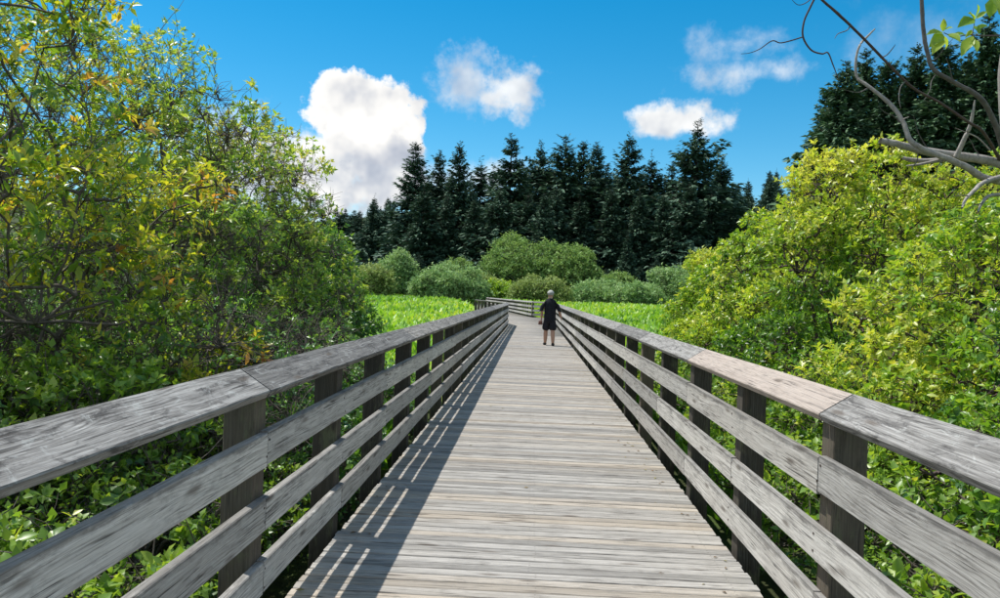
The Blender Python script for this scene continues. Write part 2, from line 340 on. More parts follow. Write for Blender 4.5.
def spline(pts, rad, sides=7, sub=6, rng=None, wob=0.0):
    """one smooth tapering limb through given points"""
    P = [Vector(p) for p in pts]; C = []; Q = []
    for i in range(len(P)-1):
        p0 = P[max(i-1, 0)]; p1 = P[i]; p2 = P[i+1]; p3 = P[min(i+2, len(P)-1)]
        for s in range(sub):
            u = s/sub
            C.append(.5*((2*p1) + (p2-p0)*u + (2*p0-5*p1+4*p2-p3)*u*u + (3*p1-p0-3*p2+p3)*u**3)); Q.append(rad[i]*(1-u)+rad[i+1]*u)
    C.append(P[-1]); Q.append(rad[-1]); C = np.array([tuple(c) for c in C])[None]; Q = np.array(Q)[None]
    if rng is not None: C = C + rng.normal(0, wob, C.shape)*np.minimum(1, Q[..., None]/.03); Q = Q*(1+rng.normal(0, .035, Q.shape))
    v, f = tubes(C, Q, sides)
    return v, f

# ------------------------------------------------------------------ ground
def smooth01(x): x = np.clip(x, 0, 1); return x*x*(3-2*x)
def gz(x, y):
    x = np.asarray(x, float); y = np.asarray(y, float); r = np.hypot(x, y)
    z = -.78 + .68*smooth01((y-12)/85.) + .05*np.sin(x*.7+1.3)*np.sin(y*.53) + .02*np.sin(x*2.1)*np.cos(y*1.7)
    z = z + 62*smooth01((y-230)/330.)*(1+.25*np.sin(x*.011+.8)) + 30*smooth01((r-600)/900.)
    return z
def build_ground():
    xs = np.unique(np.concatenate([np.linspace(-14, 14, 57), np.linspace(-70, 70, 57), np.linspace(-400, 400, 41), np.linspace(-3000, 3000, 41)]).round(3))
    ys = np.unique(np.concatenate([np.linspace(-6, 30, 73), np.linspace(-40, 130, 86), np.linspace(-400, 700, 56), np.linspace(-3000, 3000, 41)]).round(3))
    X, Y = np.meshgrid(xs, ys); Z = gz(X, Y); nx = len(xs)
    V = np.stack([X, Y, Z], -1).reshape(-1, 3); i = np.arange(len(ys)-1)[:, None]*nx + np.arange(nx-1)[None]
    F = np.stack([i, i+1, i+nx+1, i+nx], -1).reshape(-1, 4)
    o = link('ground', tri_mesh('ground', V, F, smooth=True), None, M['ground']); o['kind'] = 'structure'
build_ground()

# ------------------------------------------------------------------ boardwalk
def board_mesh(name, L, w, h, ch=.004, warp=0.0, rng=random, ends=.0):
    """a chamfered board, its length along local x; centred"""
    sec = [(-w/2, -h/2), (w/2, -h/2), (w/2, h/2-ch), (w/2-ch, h/2), (-w/2+ch, h/2), (-w/2, h/2-ch)]
    xs = [-L/2, -L/6, L/6, L/2]; V = []; F = []
    for k, x in enumerate(xs):
        dy = rng.uniform(-warp, warp); dz = rng.uniform(-warp, warp)*.6
        for (y, z) in sec: V.append((x + (rng.uniform(-ends, ends) if k in (0, 3) else 0), y+dy, z+dz))
    n = len(sec)
    for k in range(3):
        for j in range(n): a = k*n+j; b = k*n+(j+1) % n; F.append((a, b, b+n, a+n))
    F.append(tuple(range(n))[::-1]); F.append(tuple(range(3*n, 4*n)))
    me = bpy.data.meshes.new(name); me.from_pydata(V, [], [f[::-1] for f in F]); me.update()
    import bmesh
    bm = bmesh.new(); bm.from_mesh(me); bmesh.ops.recalc_face_normals(bm, faces=bm.faces); bm.to_mesh(me); bm.free()
    return me
HALF = 1.275; PITCH = .0965; Y_START = -1.6; Y_NEAR = Y_START+32*.0965; Y_BEND = 40.0; Y_END = 57.0; Y_FAR = 98.0
def left_edge(y):
    if y < Y_BEND: return -HALF
    if y < Y_END: return max(-HALF-.21*(y-Y_BEND), -4.0)
    return right_edge(y)-3.3
def right_edge(y): return HALF if y < Y_END else -.08-.147*(y-Y_END)
def build_boardwalk():
    root = empty('boardwalk', (0, 0, 0)); tag(root, 'weathered grey plank boardwalk running straight across the wet meadow', 'boardwalk', kind='structure')
    rng = random.Random(5)
    variants = [board_mesh('deck_plank', 2*HALF+rng.uniform(-.007, .007), .089+rng.uniform(-.007, .0025), .038, .005, .0016, rng, .003) for _ in range(14)]
    for v in variants: v.materials.append(M['deck'])
    y = Y_NEAR; k = 0
    while k < 300:
        o = link('deck_plank', variants[rng.randrange(14)], root)
        o.location = (rng.uniform(-.005, .005), y+rng.uniform(-.0012, .0012), -.019+rng.uniform(-.0025, .002)); o.rotation_euler = (rng.uniform(-.012, .012), rng.uniform(-.0012, .0012), rng.choice((0, math.pi)) + rng.uniform(-.0022, .0022))
        y += PITCH; k += 1
    Vs = []; Fs = []; Pc = []; n = 0           # planks too far off to be told apart, and those behind the viewer
    ys = list(np.arange(y, Y_FAR, PITCH)) + list(np.arange(Y_START, Y_NEAR-.05, PITCH))
    for y in ys:
        a, b = left_edge(y), right_edge(y); a += rng.uniform(-.01, .01); b += rng.uniform(-.01, .01); z = rng.uniform(-.003, .002); w = .0455
        for (yy, zz) in ((y-w, -.038), (y+w, -.038), (y+w, z), (y-w, z)): Vs += [(a, yy, zz), (b, yy, zz)]
        for q in ((0, 1, 7, 6), (6, 7, 5, 4), (4, 5, 3, 2), (0, 6, 4, 2), (1, 3, 5, 7)): Fs.append([n+i for i in q])
        n += 8; Pc += [rng.random()]*8
    me = tri_mesh('far_deck_planks', np.array(Vs), np.array(Fs)); a_ = me.attributes.new('piece', 'FLOAT', 'POINT'); a_.data.foreach_set('value', np.array(Pc, np.float32))
    o = link('far_deck_planks', me, root, M['deck']); o['kind'] = 'stuff'
    st = board_mesh('stringer', 4.35, .09, .24, .004, .002, rng); st.materials.append(M['post'])
    for i in range(13):
        for x in (-1.12, 0, 1.12):
            s = link('stringer', st, root); s.location = (x, Y_START + 2.2 + i*4.36, -.042-.12-.002); s.rotation_euler = (0, 0, math.pi/2)
    be = board_mesh('cross_beam', 2.3, .14, .19, .004, .002, rng); be.materials.append(M['post'])
    pl = board_mesh('pile', .95, .16, .16, .006, .002, rng); pl.materials.append(M['post'])
    for i in range(14):
        yy = Y_START + .12 + i*4.36
        s = link('cross_beam', be, root); s.location = (0, yy, -.042-.24-.1); 
        for x in (-.95, .95):
            p = link('pile', pl, root); p.location = (x, yy, -.475-.475); p.rotation_euler = (0, -math.pi/2, 0)
build_boardwalk()

TILT = R(33.0)
def build_railing(side, joints, first_post, label):
    """side -1 left, +1 right; posts, three boards and a cap tilted towards the walk"""
    root = empty('railing', (side*1.38, 3.45, 0)); tag(root, label, 'railing', 'timber railings of the boardwalk')
    base = Vector((side*1.38, 3.45, 0)); rng = random.Random(21+side)
    posts = [first_post] if first_post is not None else []
    yy = 3.47
    y_end = Y_BEND if side < 0 else Y_END
    while yy < y_end+.1: posts.append(yy); yy += 1.45
    # corner points of the far bends
    if side < 0: bends = [Vector((-1.385, posts[-1], 0)), Vector((-4.0, 52.4, 0))]
    else: bends = [Vector((1.385, posts[-1], 0)), Vector((.02, posts[-1]+.25, 0)), Vector((-6.0, Y_FAR, 0))]
    def post_mesh():
        # local x runs up; the top is cut to the slope of the cap
        hx, hy = .075, .07; L = 2.35; b = -1.25
        V = []
        for z, (sx, sy) in [(b, q) for q in ((-1, -1), (1, -1), (1, 1), (-1, 1))] + [(None, q) for q in ((-1, -1), (1, -1), (1, 1), (-1, 1))]:
            X = sx*hx
            if z is None: z = 1.124 + math.tan(TILT)*(X*side)*1.0 - .002
            V.append((z, -X if False else X, sy*hy))
        F = [(0, 1, 2, 3), (4, 7, 6, 5), (0, 4, 5, 1), (1, 5, 6, 2), (2, 6, 7, 3), (3, 7, 4, 0)]
        me = bpy.data.meshes.new('post'); me.from_pydata(V, [], F); me.update()
        import bmesh
        bm = bmesh.new(); bm.from_mesh(me); bmesh.ops.bevel(bm, geom=[e for e in bm.edges], offset=.004, segments=1, affect='EDGES'); bmesh.ops.recalc_face_normals(bm, faces=bm.faces); bm.to_mesh(me); bm.free()
        me.materials.append(M['post']); return me
    pm = post_mesh()
    # local (x,y,z) -> world (up, across, along): x->z, y->x, z->y
    PR = Matrix(((0, 1, 0), (0, 0, 1), (1, 0, 0))).to_4x4()
    def add_post(x, y, ang=0.0):
        p = link('post', pm, root); p.matrix_world = Matrix.Translation(Vector((x, y, 0))-base) @ Matrix.Rotation(ang, 4, 'Z') @ PR
        p.rotation_euler.z += rng.uniform(-.01, .01)
    for y in posts: add_post(side*1.385, y)
    levels = [(.8375, .165), (.5275, .155), (.2275, .155)]
    cache = {}
    def bm_(L, w, h, kind):
        key = (round(L, 2), round(w, 3), h, kind, rng.randrange(3))
        if key not in cache:
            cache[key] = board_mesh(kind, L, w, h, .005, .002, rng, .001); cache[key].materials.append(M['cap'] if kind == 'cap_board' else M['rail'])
        return cache[key]
    # boards stand on edge: local x along, local y up
    def stand(p0, p1, z, w, h, off):
        d = (p1-p0); L = d.length; d.normalize(); nrm = Vector((d.y, -d.x, 0))*(-side)*-1
        o = link('rail_board', bm_(L-.010, w, h, 'rail_board'), root); c = (p0+p1)/2 - Vector((d.y, -d.x, 0))*off*side
        upv = Vector((0, 0, 1)); mat = Matrix((d, upv, d.cross(upv))).transposed().to_4x4()
        o.matrix_world = Matrix.Translation(Vector((c.x, c.y, z)) - base) @ mat @ Matrix.Rotation(rng.uniform(-.002, .002), 4, 'Z')
    def cap(p0, p1, mat_new=False, w=.184):
        d = (p1-p0); L = d.length; d.normalize(); outv = Vector((d.y, -d.x, 0))*side
        a = outv*math.cos(TILT) + Vector((0, 0, 1))*math.sin(TILT); n = d.cross(a)
        if n.z < 0: n = -n; a2 = n.cross(d)
        else: a2 = n.cross(d)
        me = bm_(L-.014, w, .039, 'cap_board')
        if mat_new: me = me.copy(); me.materials.clear(); me.materials.append(M['cap_new'])
        o = link('cap_board', me, root)
        # inner top edge sits .125 m inside the post line at z = 1.11
        inner = (p0+p1)/2 - outv*.122 + Vector((0, 0, 1.111)); c = inner + a*(w/2) - n*.0195
        o.matrix_world = Matrix.Translation(c - base) @ Matrix((d, a2, n)).transposed().to_4x4() @ Matrix.Rotation(rng.uniform(-.006, .006), 4, 'X')
        if mat_new: o['label'] = 'newer brownish cap board of the railing'
    X = side*1.385
    # straight run
    for li, (z, w) in enumerate(levels):
        cuts = [-1.6]; 
        js = [posts[i] for i in range(len(posts)) if posts[i] > 3 and (round((posts[i]-3.47)/1.45) % 2 == (0 if li != (1 if side > 0 else 2) else 1))]
        if side < 0 and li == 1: js = [3.47] + js
        if side < 0 and li == 2: js = [3.47] + js
        cuts += js + ([posts[-1]] if (not js or js[-1] < posts[-1]-.1) else [])
        for a, b in zip(cuts[:-1], cuts[1:]):
            stand(Vector((X, a, 0)), Vector((X, b, 0)), z+rng.uniform(-.006, .006), w+rng.uniform(-.004, .004), .038, .0945+rng.uniform(0, .002))
    cuts = [-1.6] + [j for j in joints if j < posts[-1]-.5] + [posts[-1]+.05]
    for i, (a, b) in enumerate(zip(cuts[:-1], cuts[1:])):
        cap(Vector((X, a, 0)), Vector((X, b, 0)), mat_new=(side > 0 and abs(a-3.47) < .2), w=.184)
    nv = []; nf = []
    for y in posts:
        for z, w in levels:
            for dz in (-.04, .04):
                cx_ = side*(1.385-.0945-.019-.0032); cy_ = y+rng.uniform(-.03, .03); cz_ = z+dz+rng.uniform(-.008, .008); b_ = len(nv)
                nv += [(cx_, cy_+.006*math.cos(q*math.pi/3), cz_+.006*math.sin(q*math.pi/3)) for q in range(6)] + [(cx_+side*.006, cy_+.006*math.cos(q*math.pi/3), cz_+.006*math.sin(q*math.pi/3)) for q in range(6)]
                nf += [(b_, b_+1, b_+2, b_+3), (b_, b_+3, b_+4, b_+5)] + [(b_+q, b_+(q+1) % 6, b_+6+(q+1) % 6, b_+6+q) for q in range(6)]
    o = link('nail_heads', tri_mesh('nail_heads', np.array(nv)-np.array(base), np.array(nf)), root, M['nail']); o['kind'] = 'stuff'
    # far bends
    for p0, p1 in zip(bends[:-1], bends[1:]):
        d = p1-p0; n = max(1, round(d.length/2.9)); ang = math.atan2(-d.x, d.y)
        for k in range(n):
            a = p0 + d*(k/n); b = p0 + d*((k+1)/n)
            for z, w in levels: stand(a, b, z, w, .038, .0945)
            cap(a, b)
            if d.length > 2: add_post(*((a+b)/2).xy, ang)
            add_post(b.x, b.y, ang)
build_railing(-1, [3.47+4.35*i for i in range(20)], 1.15, 'shaded timber railing on the side of the tall twiggy shrubs, tilted cap on top')
build_railing(1, [3.47+2.9*i for i in range(30)], .57, 'sunlit timber railing below the yellow-green shrubs, one cap board newer and browner')
exec_point = None

# ------------------------------------------------------------------ shrubs
def lump(P, s, seed):
    """cheap smooth pseudo-noise in [-1,1]"""
    r = np.random.default_rng(seed); v = np.zeros(len(P))
    for k in range(5):
        w = r.normal(0, 1, 3); w = w/np.linalg.norm(w)*s*(1+.6*k); v += np.sin(P @ w + r.uniform(0, 6.28))/(1+.5*k)
    return v/2.6
def keep_off_walk(P, m=.30):
    """true where a point stays clear of the railings and the deck"""
    y = P[:, 1]
    le = np.array([left_edge(v) for v in y]); re = np.array([right_edge(v) for v in y])
    return (P[:, 0] < le-m) | (P[:, 0] > re+m) | (y > Y_FAR+1.5)
def shrub(name, base, lobes, n_tips, per, lsize, lwidth, mat, label, cat, group, seed, tmpl=LEAF4, twig=.42, tint=(.5, .22), top_tint=.25, up=.35,
          shell=.45, gaps=0.0, stems=True, bare=0.0, bark='twig', individual=0, droop=0.0, flowers=0, whips=0, clump=0.35, twig_r=.0035, stray=.14, bumps=6):
    rng = np.random.default_rng(seed)
    root = empty(name, (base[0], base[1], float(gz(base[0], base[1])))); b0 = np.array(root.location); tag(root, label, cat, group)
    lobes = list(lobes); n_main = len(lobes)
    if bumps:
        for (x, y, z, rx, ry, rz) in list(lobes):
            for q in range(bumps):
                dv = unit(rng.normal(0, 1, 3)+np.array([0, 0, .35])); rq = (rx+ry+rz)/3*rng.uniform(.20, .40); kx = rng.uniform(.75, 1.0)
                lobes.append((x+dv[0]*rx*kx, y+dv[1]*ry*kx, z+dv[2]*rz*kx, rq, rq, rq*rng.uniform(.8, 1.25)))
    Lb = np.array(lobes, float); area = (Lb[:, 3]*Lb[:, 4]+Lb[:, 3]*Lb[:, 5]+Lb[:, 4]*Lb[:, 5]); area /= area.sum()
    which = rng.choice(len(Lb), n_tips*2, p=area)
    d = unit(rng.normal(0, 1, (n_tips*2, 3))); d[:, 2] = np.where(d[:, 2] < -.35, -d[:, 2]*.6, d[:, 2]); d = unit(d)
    c = Lb[which, :3]; rr = Lb[which, 3:]
    rf = 1 - shell*np.abs(rng.normal(0, .55, len(d)))
    P = c + d*rr*np.clip(rf, .05, 1.1)[:, None]
    P += (d*lump(P, 2.2, seed+1)[:, None]*.16 + d*lump(P, 5.5, seed+2)[:, None]*.10)*rr.mean(1, keepdims=True)*.8
    sh = rng.random(len(P)) < stray; P[sh] += (unit(d[sh]+np.array([0, 0, .35]))*rng.uniform(.08, .55, (sh.sum(), 1)))*np.minimum(rr[sh].mean(1, keepdims=True), 2.0)*.42
    ok = (P[:, 2] > gz(P[:, 0], P[:, 1])+.05) & keep_off_walk(P, .45)
    if gaps: ok &= lump(P, 3.1, seed+3) > gaps-1.0+.0*P[:, 0]
    # drop what lies deep inside another lobe
    for i in range(len(Lb)):
        q = ((P-Lb[i, :3])/Lb[i, 3:]); ok &= ~((np.sum(q*q, 1) < .40) & (which != i))
    P = P[ok][:n_tips]; which = which[ok][:n_tips]; d = d[ok][:n_tips]; n = len(P)
    # skeleton: base -> lobe cores -> limbs -> tips
    tw = []; nodes = []; owner = []
    for i in range(len(Lb)):
        k = max(3, int((which == i).sum()/10)); dd = unit(rng.normal(0, 1, (k, 3)))
        nodes.append(Lb[i, :3] + dd*Lb[i, 3:]*rng.uniform(.2, .72, (k, 1))); owner.append(np.full(k, i))
    nodes = np.concatenate(nodes); owner = np.concatenate(owner); gzn = gz(nodes[:, 0], nodes[:, 1]); nodes[:, 2] = np.maximum(nodes[:, 2], gzn+.1)
    near = np.empty(n, int)
    for i in range(len(Lb)):
        m = which == i; ii = np.where(owner == i)[0]
        if m.any():
            D2 = ((P[m][:, None]-nodes[ii][None])**2).sum(-1); near[m] = ii[D2.argmin(1)]
    A = nodes[near].copy(); dn = np.linalg.norm(P-A, axis=1)
    for q in np.unique(near):
        ii = np.where(near == q)[0]; ii = ii[np.argsort(dn[ii])]; cost = [0.0]; cand = [nodes[q]]
        for k in ii:
            cc = np.array(cand); dd = np.linalg.norm(cc-P[k], axis=1) + .45*np.array(cost); b = int(dd.argmin())
            A[k] = cc[b]; cand.append(P[k]*.45+cc[b]*.55); cost.append(cost[b]+.5*np.linalg.norm(P[k]-cc[b]))
    seg = P-A; L = np.linalg.norm(seg, axis=1, keepdims=True)
    parts = []
    if stems:
        Ct = curve3(A, P, .08, rng, 4, .07); rad = np.linspace(1, .45, 4)[None]*(twig_r*(1+.4*rng.random((n, 1)))); parts.append(tubes(Ct, rad, 3))
        core = Lb[owner, :3]*.0 + np.array([0, 0, 0])
        bx = b0[None] + rng.normal(0, .16, (len(Lb), 3))*np.array([1, 1, 0])*np.minimum(Lb[:, 3:4], 1.2)
        cores = Lb[:, :3] - np.array([0, 0, .35])*Lb[:, 5:6]; cores[:, 2] = np.maximum(cores[:, 2], b0[2]+.25)
        if bumps:
            par = np.repeat(np.arange(n_main), bumps); Cq = curve3(cores[par], cores[n_main:], .06, rng, 6, .07)
            parts.append(tubes(Cq, np.linspace(1, .55, 6)[None]*np.full((len(par), 1), .014), 4))
        # thicker limbs from the core to each node
        st = np.empty_like(nodes); rk = np.empty(len(nodes))
        for i in range(len(Lb)):
            ii = np.where(owner == i)[0]; dc = np.linalg.norm(nodes[ii]-cores[i], axis=1); od = np.argsort(dc); st[ii[od[0]]] = cores[i]; rk[ii[od[0]]] = 1
            for q in range(1, len(od)):
                prev = nodes[ii[od[:q]]]; dd = np.linalg.norm(prev-nodes[ii[od[q]]], axis=1) + .25*dc[od[:q]]; b = dd.argmin()
                if dc[od[q]] < dd[b] and q < 4: st[ii[od[q]]] = cores[i]
                else: st[ii[od[q]]] = prev[b]
                rk[ii[od[q]]] = 1-q/len(od)
        Cn = curve3(st, nodes, .05, rng, 5, .09); parts.append(tubes(Cn, np.linspace(1, .7, 5)[None]*((.006+.008*rk[:, None])*(1+.5*rng.random((len(nodes), 1)))), 4))
        ns = 2 if len(Lb) > 2 else 4
        for s in range(ns):
            Cb = curve3(bx + rng.normal(0, .12, bx.shape)*np.array([1, 1, 0]) - np.array([0, 0, .12]), cores + rng.normal(0, .18, cores.shape)*Lb[:, 3:], .04, rng, 7, .06)
            parts.append(tubes(Cb[:n_main], np.linspace(1, .5, 7)[None]*(.022*(.6+.9*rng.random((n_main, 1)))), 5))
        if bare:      # leafless dead twigs through the crown
            nb = int(bare*n); ii = rng.choice(len(nodes), nb); e = nodes[ii] + unit(rng.normal(0, 1, (nb, 3))+np.array([0, 0, .35]))*rng.uniform(.2, .6, (nb, 1))
            k = keep_off_walk(e, .4); parts.append(tubes(curve3(nodes[ii][k], e[k], .05, rng, 4, .10), np.linspace(1, .35, 4)[None]*np.full((k.sum(), 1), .0055), 3))
        if whips:     # long straight shoots standing out of the top
            it = np.argsort(-P[:, 2])[:n//3]; ii = rng.choice(it, whips); e = P[ii] + np.stack([rng.normal(-.12, .16, whips), rng.normal(0, .1, whips), rng.uniform(.25, .7, whips)], -1)
            parts.append(tubes(curve3(P[ii], e, .02, rng, 5, .03), np.linspace(1, .4, 5)[None]*np.full((whips, 1), .0055), 3))
        V, F = join(parts); link('branches', tri_mesh('branches', V-b0, F, smooth=True), root, M[bark])
    # leaves: sprays along the outer part of each twig
    td = unit(seg + np.array([0, 0, .25])*L + rng.normal(0, .35, seg.shape)*L)
    f = rng.random((n, per))**.7
    ext = twig*(.5+.9*rng.random((n, 1, 1)))*lsize*5
    Pp = P[:, None] + td[:, None]*((f-.55)[..., None]*ext)
    side = unit(np.cross(td, rng.normal(0, 1, td.shape))); side2 = np.cross(td, side)
    ang = (np.arange(per)*2.4)[None] + rng.random((n, 1))*6.28 + rng.normal(0, .35, (n, per))
    rad = side[:, None]*np.cos(ang)[..., None] + side2[:, None]*np.sin(ang)[..., None]
    Dl = unit(td[:, None]*.55 + rad*.95 + np.array([0, 0, .10-droop]) + rng.normal(0, .22, rad.shape))
    Nl = unit(td[:, None]*.5 + np.array([0, 0, 1.0])*up*2 + rng.normal(0, .5, rad.shape))
    sz = lsize*(.55+.75*rng.random((n, per)))*(.75+.5*rng.random((n, 1)))
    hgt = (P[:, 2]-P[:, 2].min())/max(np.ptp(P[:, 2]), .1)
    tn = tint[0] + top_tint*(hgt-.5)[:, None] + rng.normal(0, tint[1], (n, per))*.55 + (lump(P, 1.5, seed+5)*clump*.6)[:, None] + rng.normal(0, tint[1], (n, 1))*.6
    Pp = Pp.reshape(-1, 3); Dl = Dl.reshape(-1, 3); Nl = Nl.reshape(-1, 3); sz = sz.ravel(); tn = np.clip(tn, 0, 1).ravel()
    k = keep_off_walk(Pp, .32) & (Pp[:, 2] > gz(Pp[:, 0], Pp[:, 1])); Pp, Dl, Nl, sz, tn = Pp[k], Dl[k], Nl[k], sz[k], tn[k]
    if individual:
        rel = Pp - np.array(CAM_POS); dep = rel @ np.array(CF); u = np.abs(rel @ np.array(CX))/np.maximum(dep, .1); v = np.abs(rel @ np.array(CY))/np.maximum(dep, .1)
        score = np.where((dep > .3) & (u < .66) & (v < .40), np.linalg.norm(rel, axis=1)/sz, 1e9); pick = np.argsort(score)[:individual]
        ms = []
        for q in np.linspace(.05, .97, 10):
            T, F = LEAF8; me = tri_mesh('leaf', T*np.array([lwidth, 1, 1]), F, np.full(len(T), q), True); me.materials.append(mat); ms.append(me)
        for i in pick:
            D = Vector(Dl[i]).normalized(); S = D.cross(Vector(Nl[i])).normalized(); N = S.cross(D); s = float(sz[i])
            o = link('leaf', ms[min(9, int(tn[i]*10))], root)
            o.matrix_world = Matrix.Translation(Vector(Pp[i]-b0)) @ Matrix((S*s, D*s, N*s)).transposed().to_4x4()
        m = np.ones(len(Pp), bool); m[pick] = False; Pp, Dl, Nl, sz, tn = Pp[m], Dl[m], Nl[m], sz[m], tn[m]
    o = link('foliage', leaf_mesh('foliage', Pp-b0, Dl, Nl, sz, lwidth, tn, tmpl), root, mat); o['kind'] = 'stuff'
    if flowers:
        it = np.where(d[:, 2] > .1)[0]; ii = rng.choice(it, flowers)
        fp = P[ii] + td[ii]*.05; m = 7
        fp = np.repeat(fp, m, 0) + rng.normal(0, .014, (flowers*m, 3))*np.array([1, 1, .5]); fd = unit(rng.normal(0, 1, fp.shape)+np.array([0, 0, .6])); fn = unit(rng.normal(0, .5, fp.shape)+np.array([0, 0, 1.]))
        k = keep_off_walk(fp, .3); fo = link('flower_clusters', leaf_mesh('flower_clusters', (fp-b0)[k], fd[k], fn[k], np.full(k.sum(), .022), .9, np.full(k.sum(), .5), LEAF2), root, M['flower']); fo['kind'] = 'stuff'
    return root

LG = 'low shrubs under the railings'
def build_shrubs():
    # the near shrub with yellow and rusty new leaves
    shrub('yellow_shrub', (-4.5, 6.0), [(-4.6, 6.1, 2.72, 1.25, 1.2, 1.3), (-3.93, 5.7, 1.6, 1.0, 1.1, 1.0), (-4.86, 6.1, 4.3, 1.3, 1.25, 1.15), (-4.4, 7.2, 1.95, 1.25, 1.15, 1.1), (-3.6, 6.9, .85, .85, 1.1, .75), (-6.1, 5.9, 2.85, 1.1, 1.4, 1.9)],
          2100, 8, .094, .40, M['leaf_yellow'], 'tall shrub with yellow and rusty new leaves leaning over the railing', 'shrub', None, 31, LEAF4, .40, (.56, .28), .12, .45, .6, .5, bare=.3, individual=260, droop=.1, clump=.7)
    # twiggy shrubs beyond it
    TG = 'twiggy shrubs along the railing'
    shrub('twiggy_shrub', (-5.3, 9.8), [(-5.2, 9.6, 2.6, 1.5, 1.4, 1.6), (-4.4, 9.4, 1.4, 1.2, 1.3, 1.1), (-5.5, 10.4, 4.0, 1.4, 1.4, 1.15), (-7.0, 10.0, 3.2, 1.4, 1.4, 1.8), (-4.35, 10.3, 3.3, .85, .9, 1.0)],
          2500, 8, .080, .46, M['leaf_crab'], 'tallest twiggy shrub, thin bare shoots standing out of its top', 'shrub', None, 41, LEAF4, .26, (.55, .26), .3, .3, .66, .62, bare=.9, whips=30, clump=.5)
    shrub('twiggy_shrub', (-4.9, 13.0), [(-4.8, 12.8, 2.2, 1.3, 1.3, 1.4), (-4.9, 13.4, 3.6, 1.15, 1.2, .9), (-3.9, 13.0, 1.4, .9, 1.1, 1.0), (-6.5, 13.4, 3.2, 1.3, 1.2, 1.5), (-4.25, 12.9, 2.7, .75, .8, .7)],
          1900, 8, .085, .46, M['leaf_crab'], 'open twiggy shrub with sparse pale leaf clusters, sky showing through its crown', 'shrub', None, 43, LEAF4, .26, (.58, .26), .3, .3, .66, .66, bare=1.0, whips=8, clump=.5)
    shrub('dark_shrub', (-4.6, 15.6), [(-4.7, 15.4, 1.3, 1.15, 1.3, 1.2), (-4.0, 15.2, .55, .9, 1.3, .9), (-4.9, 15.8, 2.3, .95, 1.0, .85), (-6.2, 15.8, 2.0, 1.3, 1.3, 1.5)],
          4200, 7, .082, .5, M['leaf_dark'], 'rounded dark green shrub at the edge of the open meadow', 'shrub', None, 45, LEAF4, .40, (.5, .25), .55, .3, .45, .2, bare=.05, clump=.4)
    HL = 'tangle of bare brown twigs and dim leaves filling the gap between the taller shrubs'
    for i, (x, y, h) in enumerate([(-3.0, 6.9, 1.15), (-4.6, 6.8, 1.6), (-3.2, 8.6, 1.0), (-6.4, 7.2, 2.2), (-3.3, 10.9, 1.1), (-7.6, 9.2, 2.4), (-6.9, 12.2, 2.6), (-6.2, 5.2, 2.0), (-10.0, 11.5, 3.0), (-8.6, 7.2, 2.8), (-11.5, 15.5, 3.2), (-9.0, 14.5, 2.8)]):
        shrub('tangled_shrub', (x, y), [(x, y, h*.45, .95, 1.0, h*.7), (x-.5, y+.4, h*.15, .9, .9, h*.6), (x+.35, y-.3, h*.05-.1, .65, .8, h*.5)], 620, 5, .066, .5, M['leaf_dark'], HL, 'shrub', 'tangled shrubs between the taller ones', 80+i, LEAF4, .40, (.42, .26), .4, .3, .6, .5, bare=2.6, clump=.5)
    # bright shrubs on the other side
    OG = 'bright yellow-green flowering shrubs'
    OL = ['bright yellow-green thicket shrub right behind the large-leaved sapling', 'bright yellow-green thicket shrub under the dead branches of the bare tree', 'tallest bright yellow-green thicket shrub, its crown rising against the nearer firs',
          'bright yellow-green thicket shrub between the tallest one and the last one before the meadow', 'last and smallest bright thicket shrub, at the edge of the open meadow']
    k = dict(tmpl=LEAF4, twig=.27, tint=(.50, .26), top_tint=.50, up=.5, shell=.42, gaps=.36, clump=.7, bark='darktwig')
    shrub('bright_shrub', (4.2, 5.0), [(4.2, 5.0, 1.1, 1.2, 1.4, 1.0), (5.2, 5.2, 1.9, 1.3, 1.4, 1.0), (3.3, 4.6, .35, .85, 1.3, .75), (5.6, 4.0, 1.2, 1.2, 1.3, 1.2)], 4300, 8, .070, .50, M['leaf_osier'], OL[0], 'shrub', OG, 51, individual=150, flowers=40, **k)
    shrub('bright_shrub', (4.5, 7.8), [(4.4, 7.6, 1.2, 1.3, 1.5, 1.15), (5.6, 8.0, 2.1, 1.4, 1.6, 1.05), (3.3, 7.4, .4, .9, 1.4, .85), (6.8, 7.4, 2.2, 1.3, 1.5, 1.0)], 5000, 8, .071, .50, M['leaf_osier'], OL[1], 'shrub', OG, 52, flowers=70, **k)
    shrub('bright_shrub', (4.5, 10.9), [(4.5, 10.8, 1.4, 1.3, 1.5, 1.3), (5.0, 11.2, 2.75, 1.2, 1.4, .95), (3.5, 10.6, .55, .95, 1.5, .95), (4.2, 11.2, 3.2, .55, .8, .7), (3.75, 11.0, 2.3, .65, .8, .7), (6.9, 11.0, 2.6, 1.4, 1.4, 1.2)], 5400, 8, .074, .50, M['leaf_osier'], OL[2], 'shrub', OG, 53, flowers=80, **k)
    shrub('bright_shrub', (4.1, 14.2), [(4.2, 14.0, 1.3, 1.3, 1.6, 1.3), (3.1, 14.0, .4, .8, 1.5, .85), (4.8, 14.4, 2.4, 1.1, 1.2, .95), (6.3, 14.2, 2.6, 1.5, 1.4, 1.3)], 4900, 8, .080, .50, M['leaf_osier'], OL[3], 'shrub', OG, 54, flowers=60, **k)
    shrub('bright_shrub', (3.8, 17.4), [(3.9, 17.2, .9, 1.0, 1.3, 1.2), (3.2, 16.8, .2, .7, 1.2, .8), (4.7, 17.6, 1.8, 1.2, 1.2, 1.0)], 3200, 8, .085, .50, M['leaf_osier'], OL[4], 'shrub', OG, 55, flowers=30, **k)
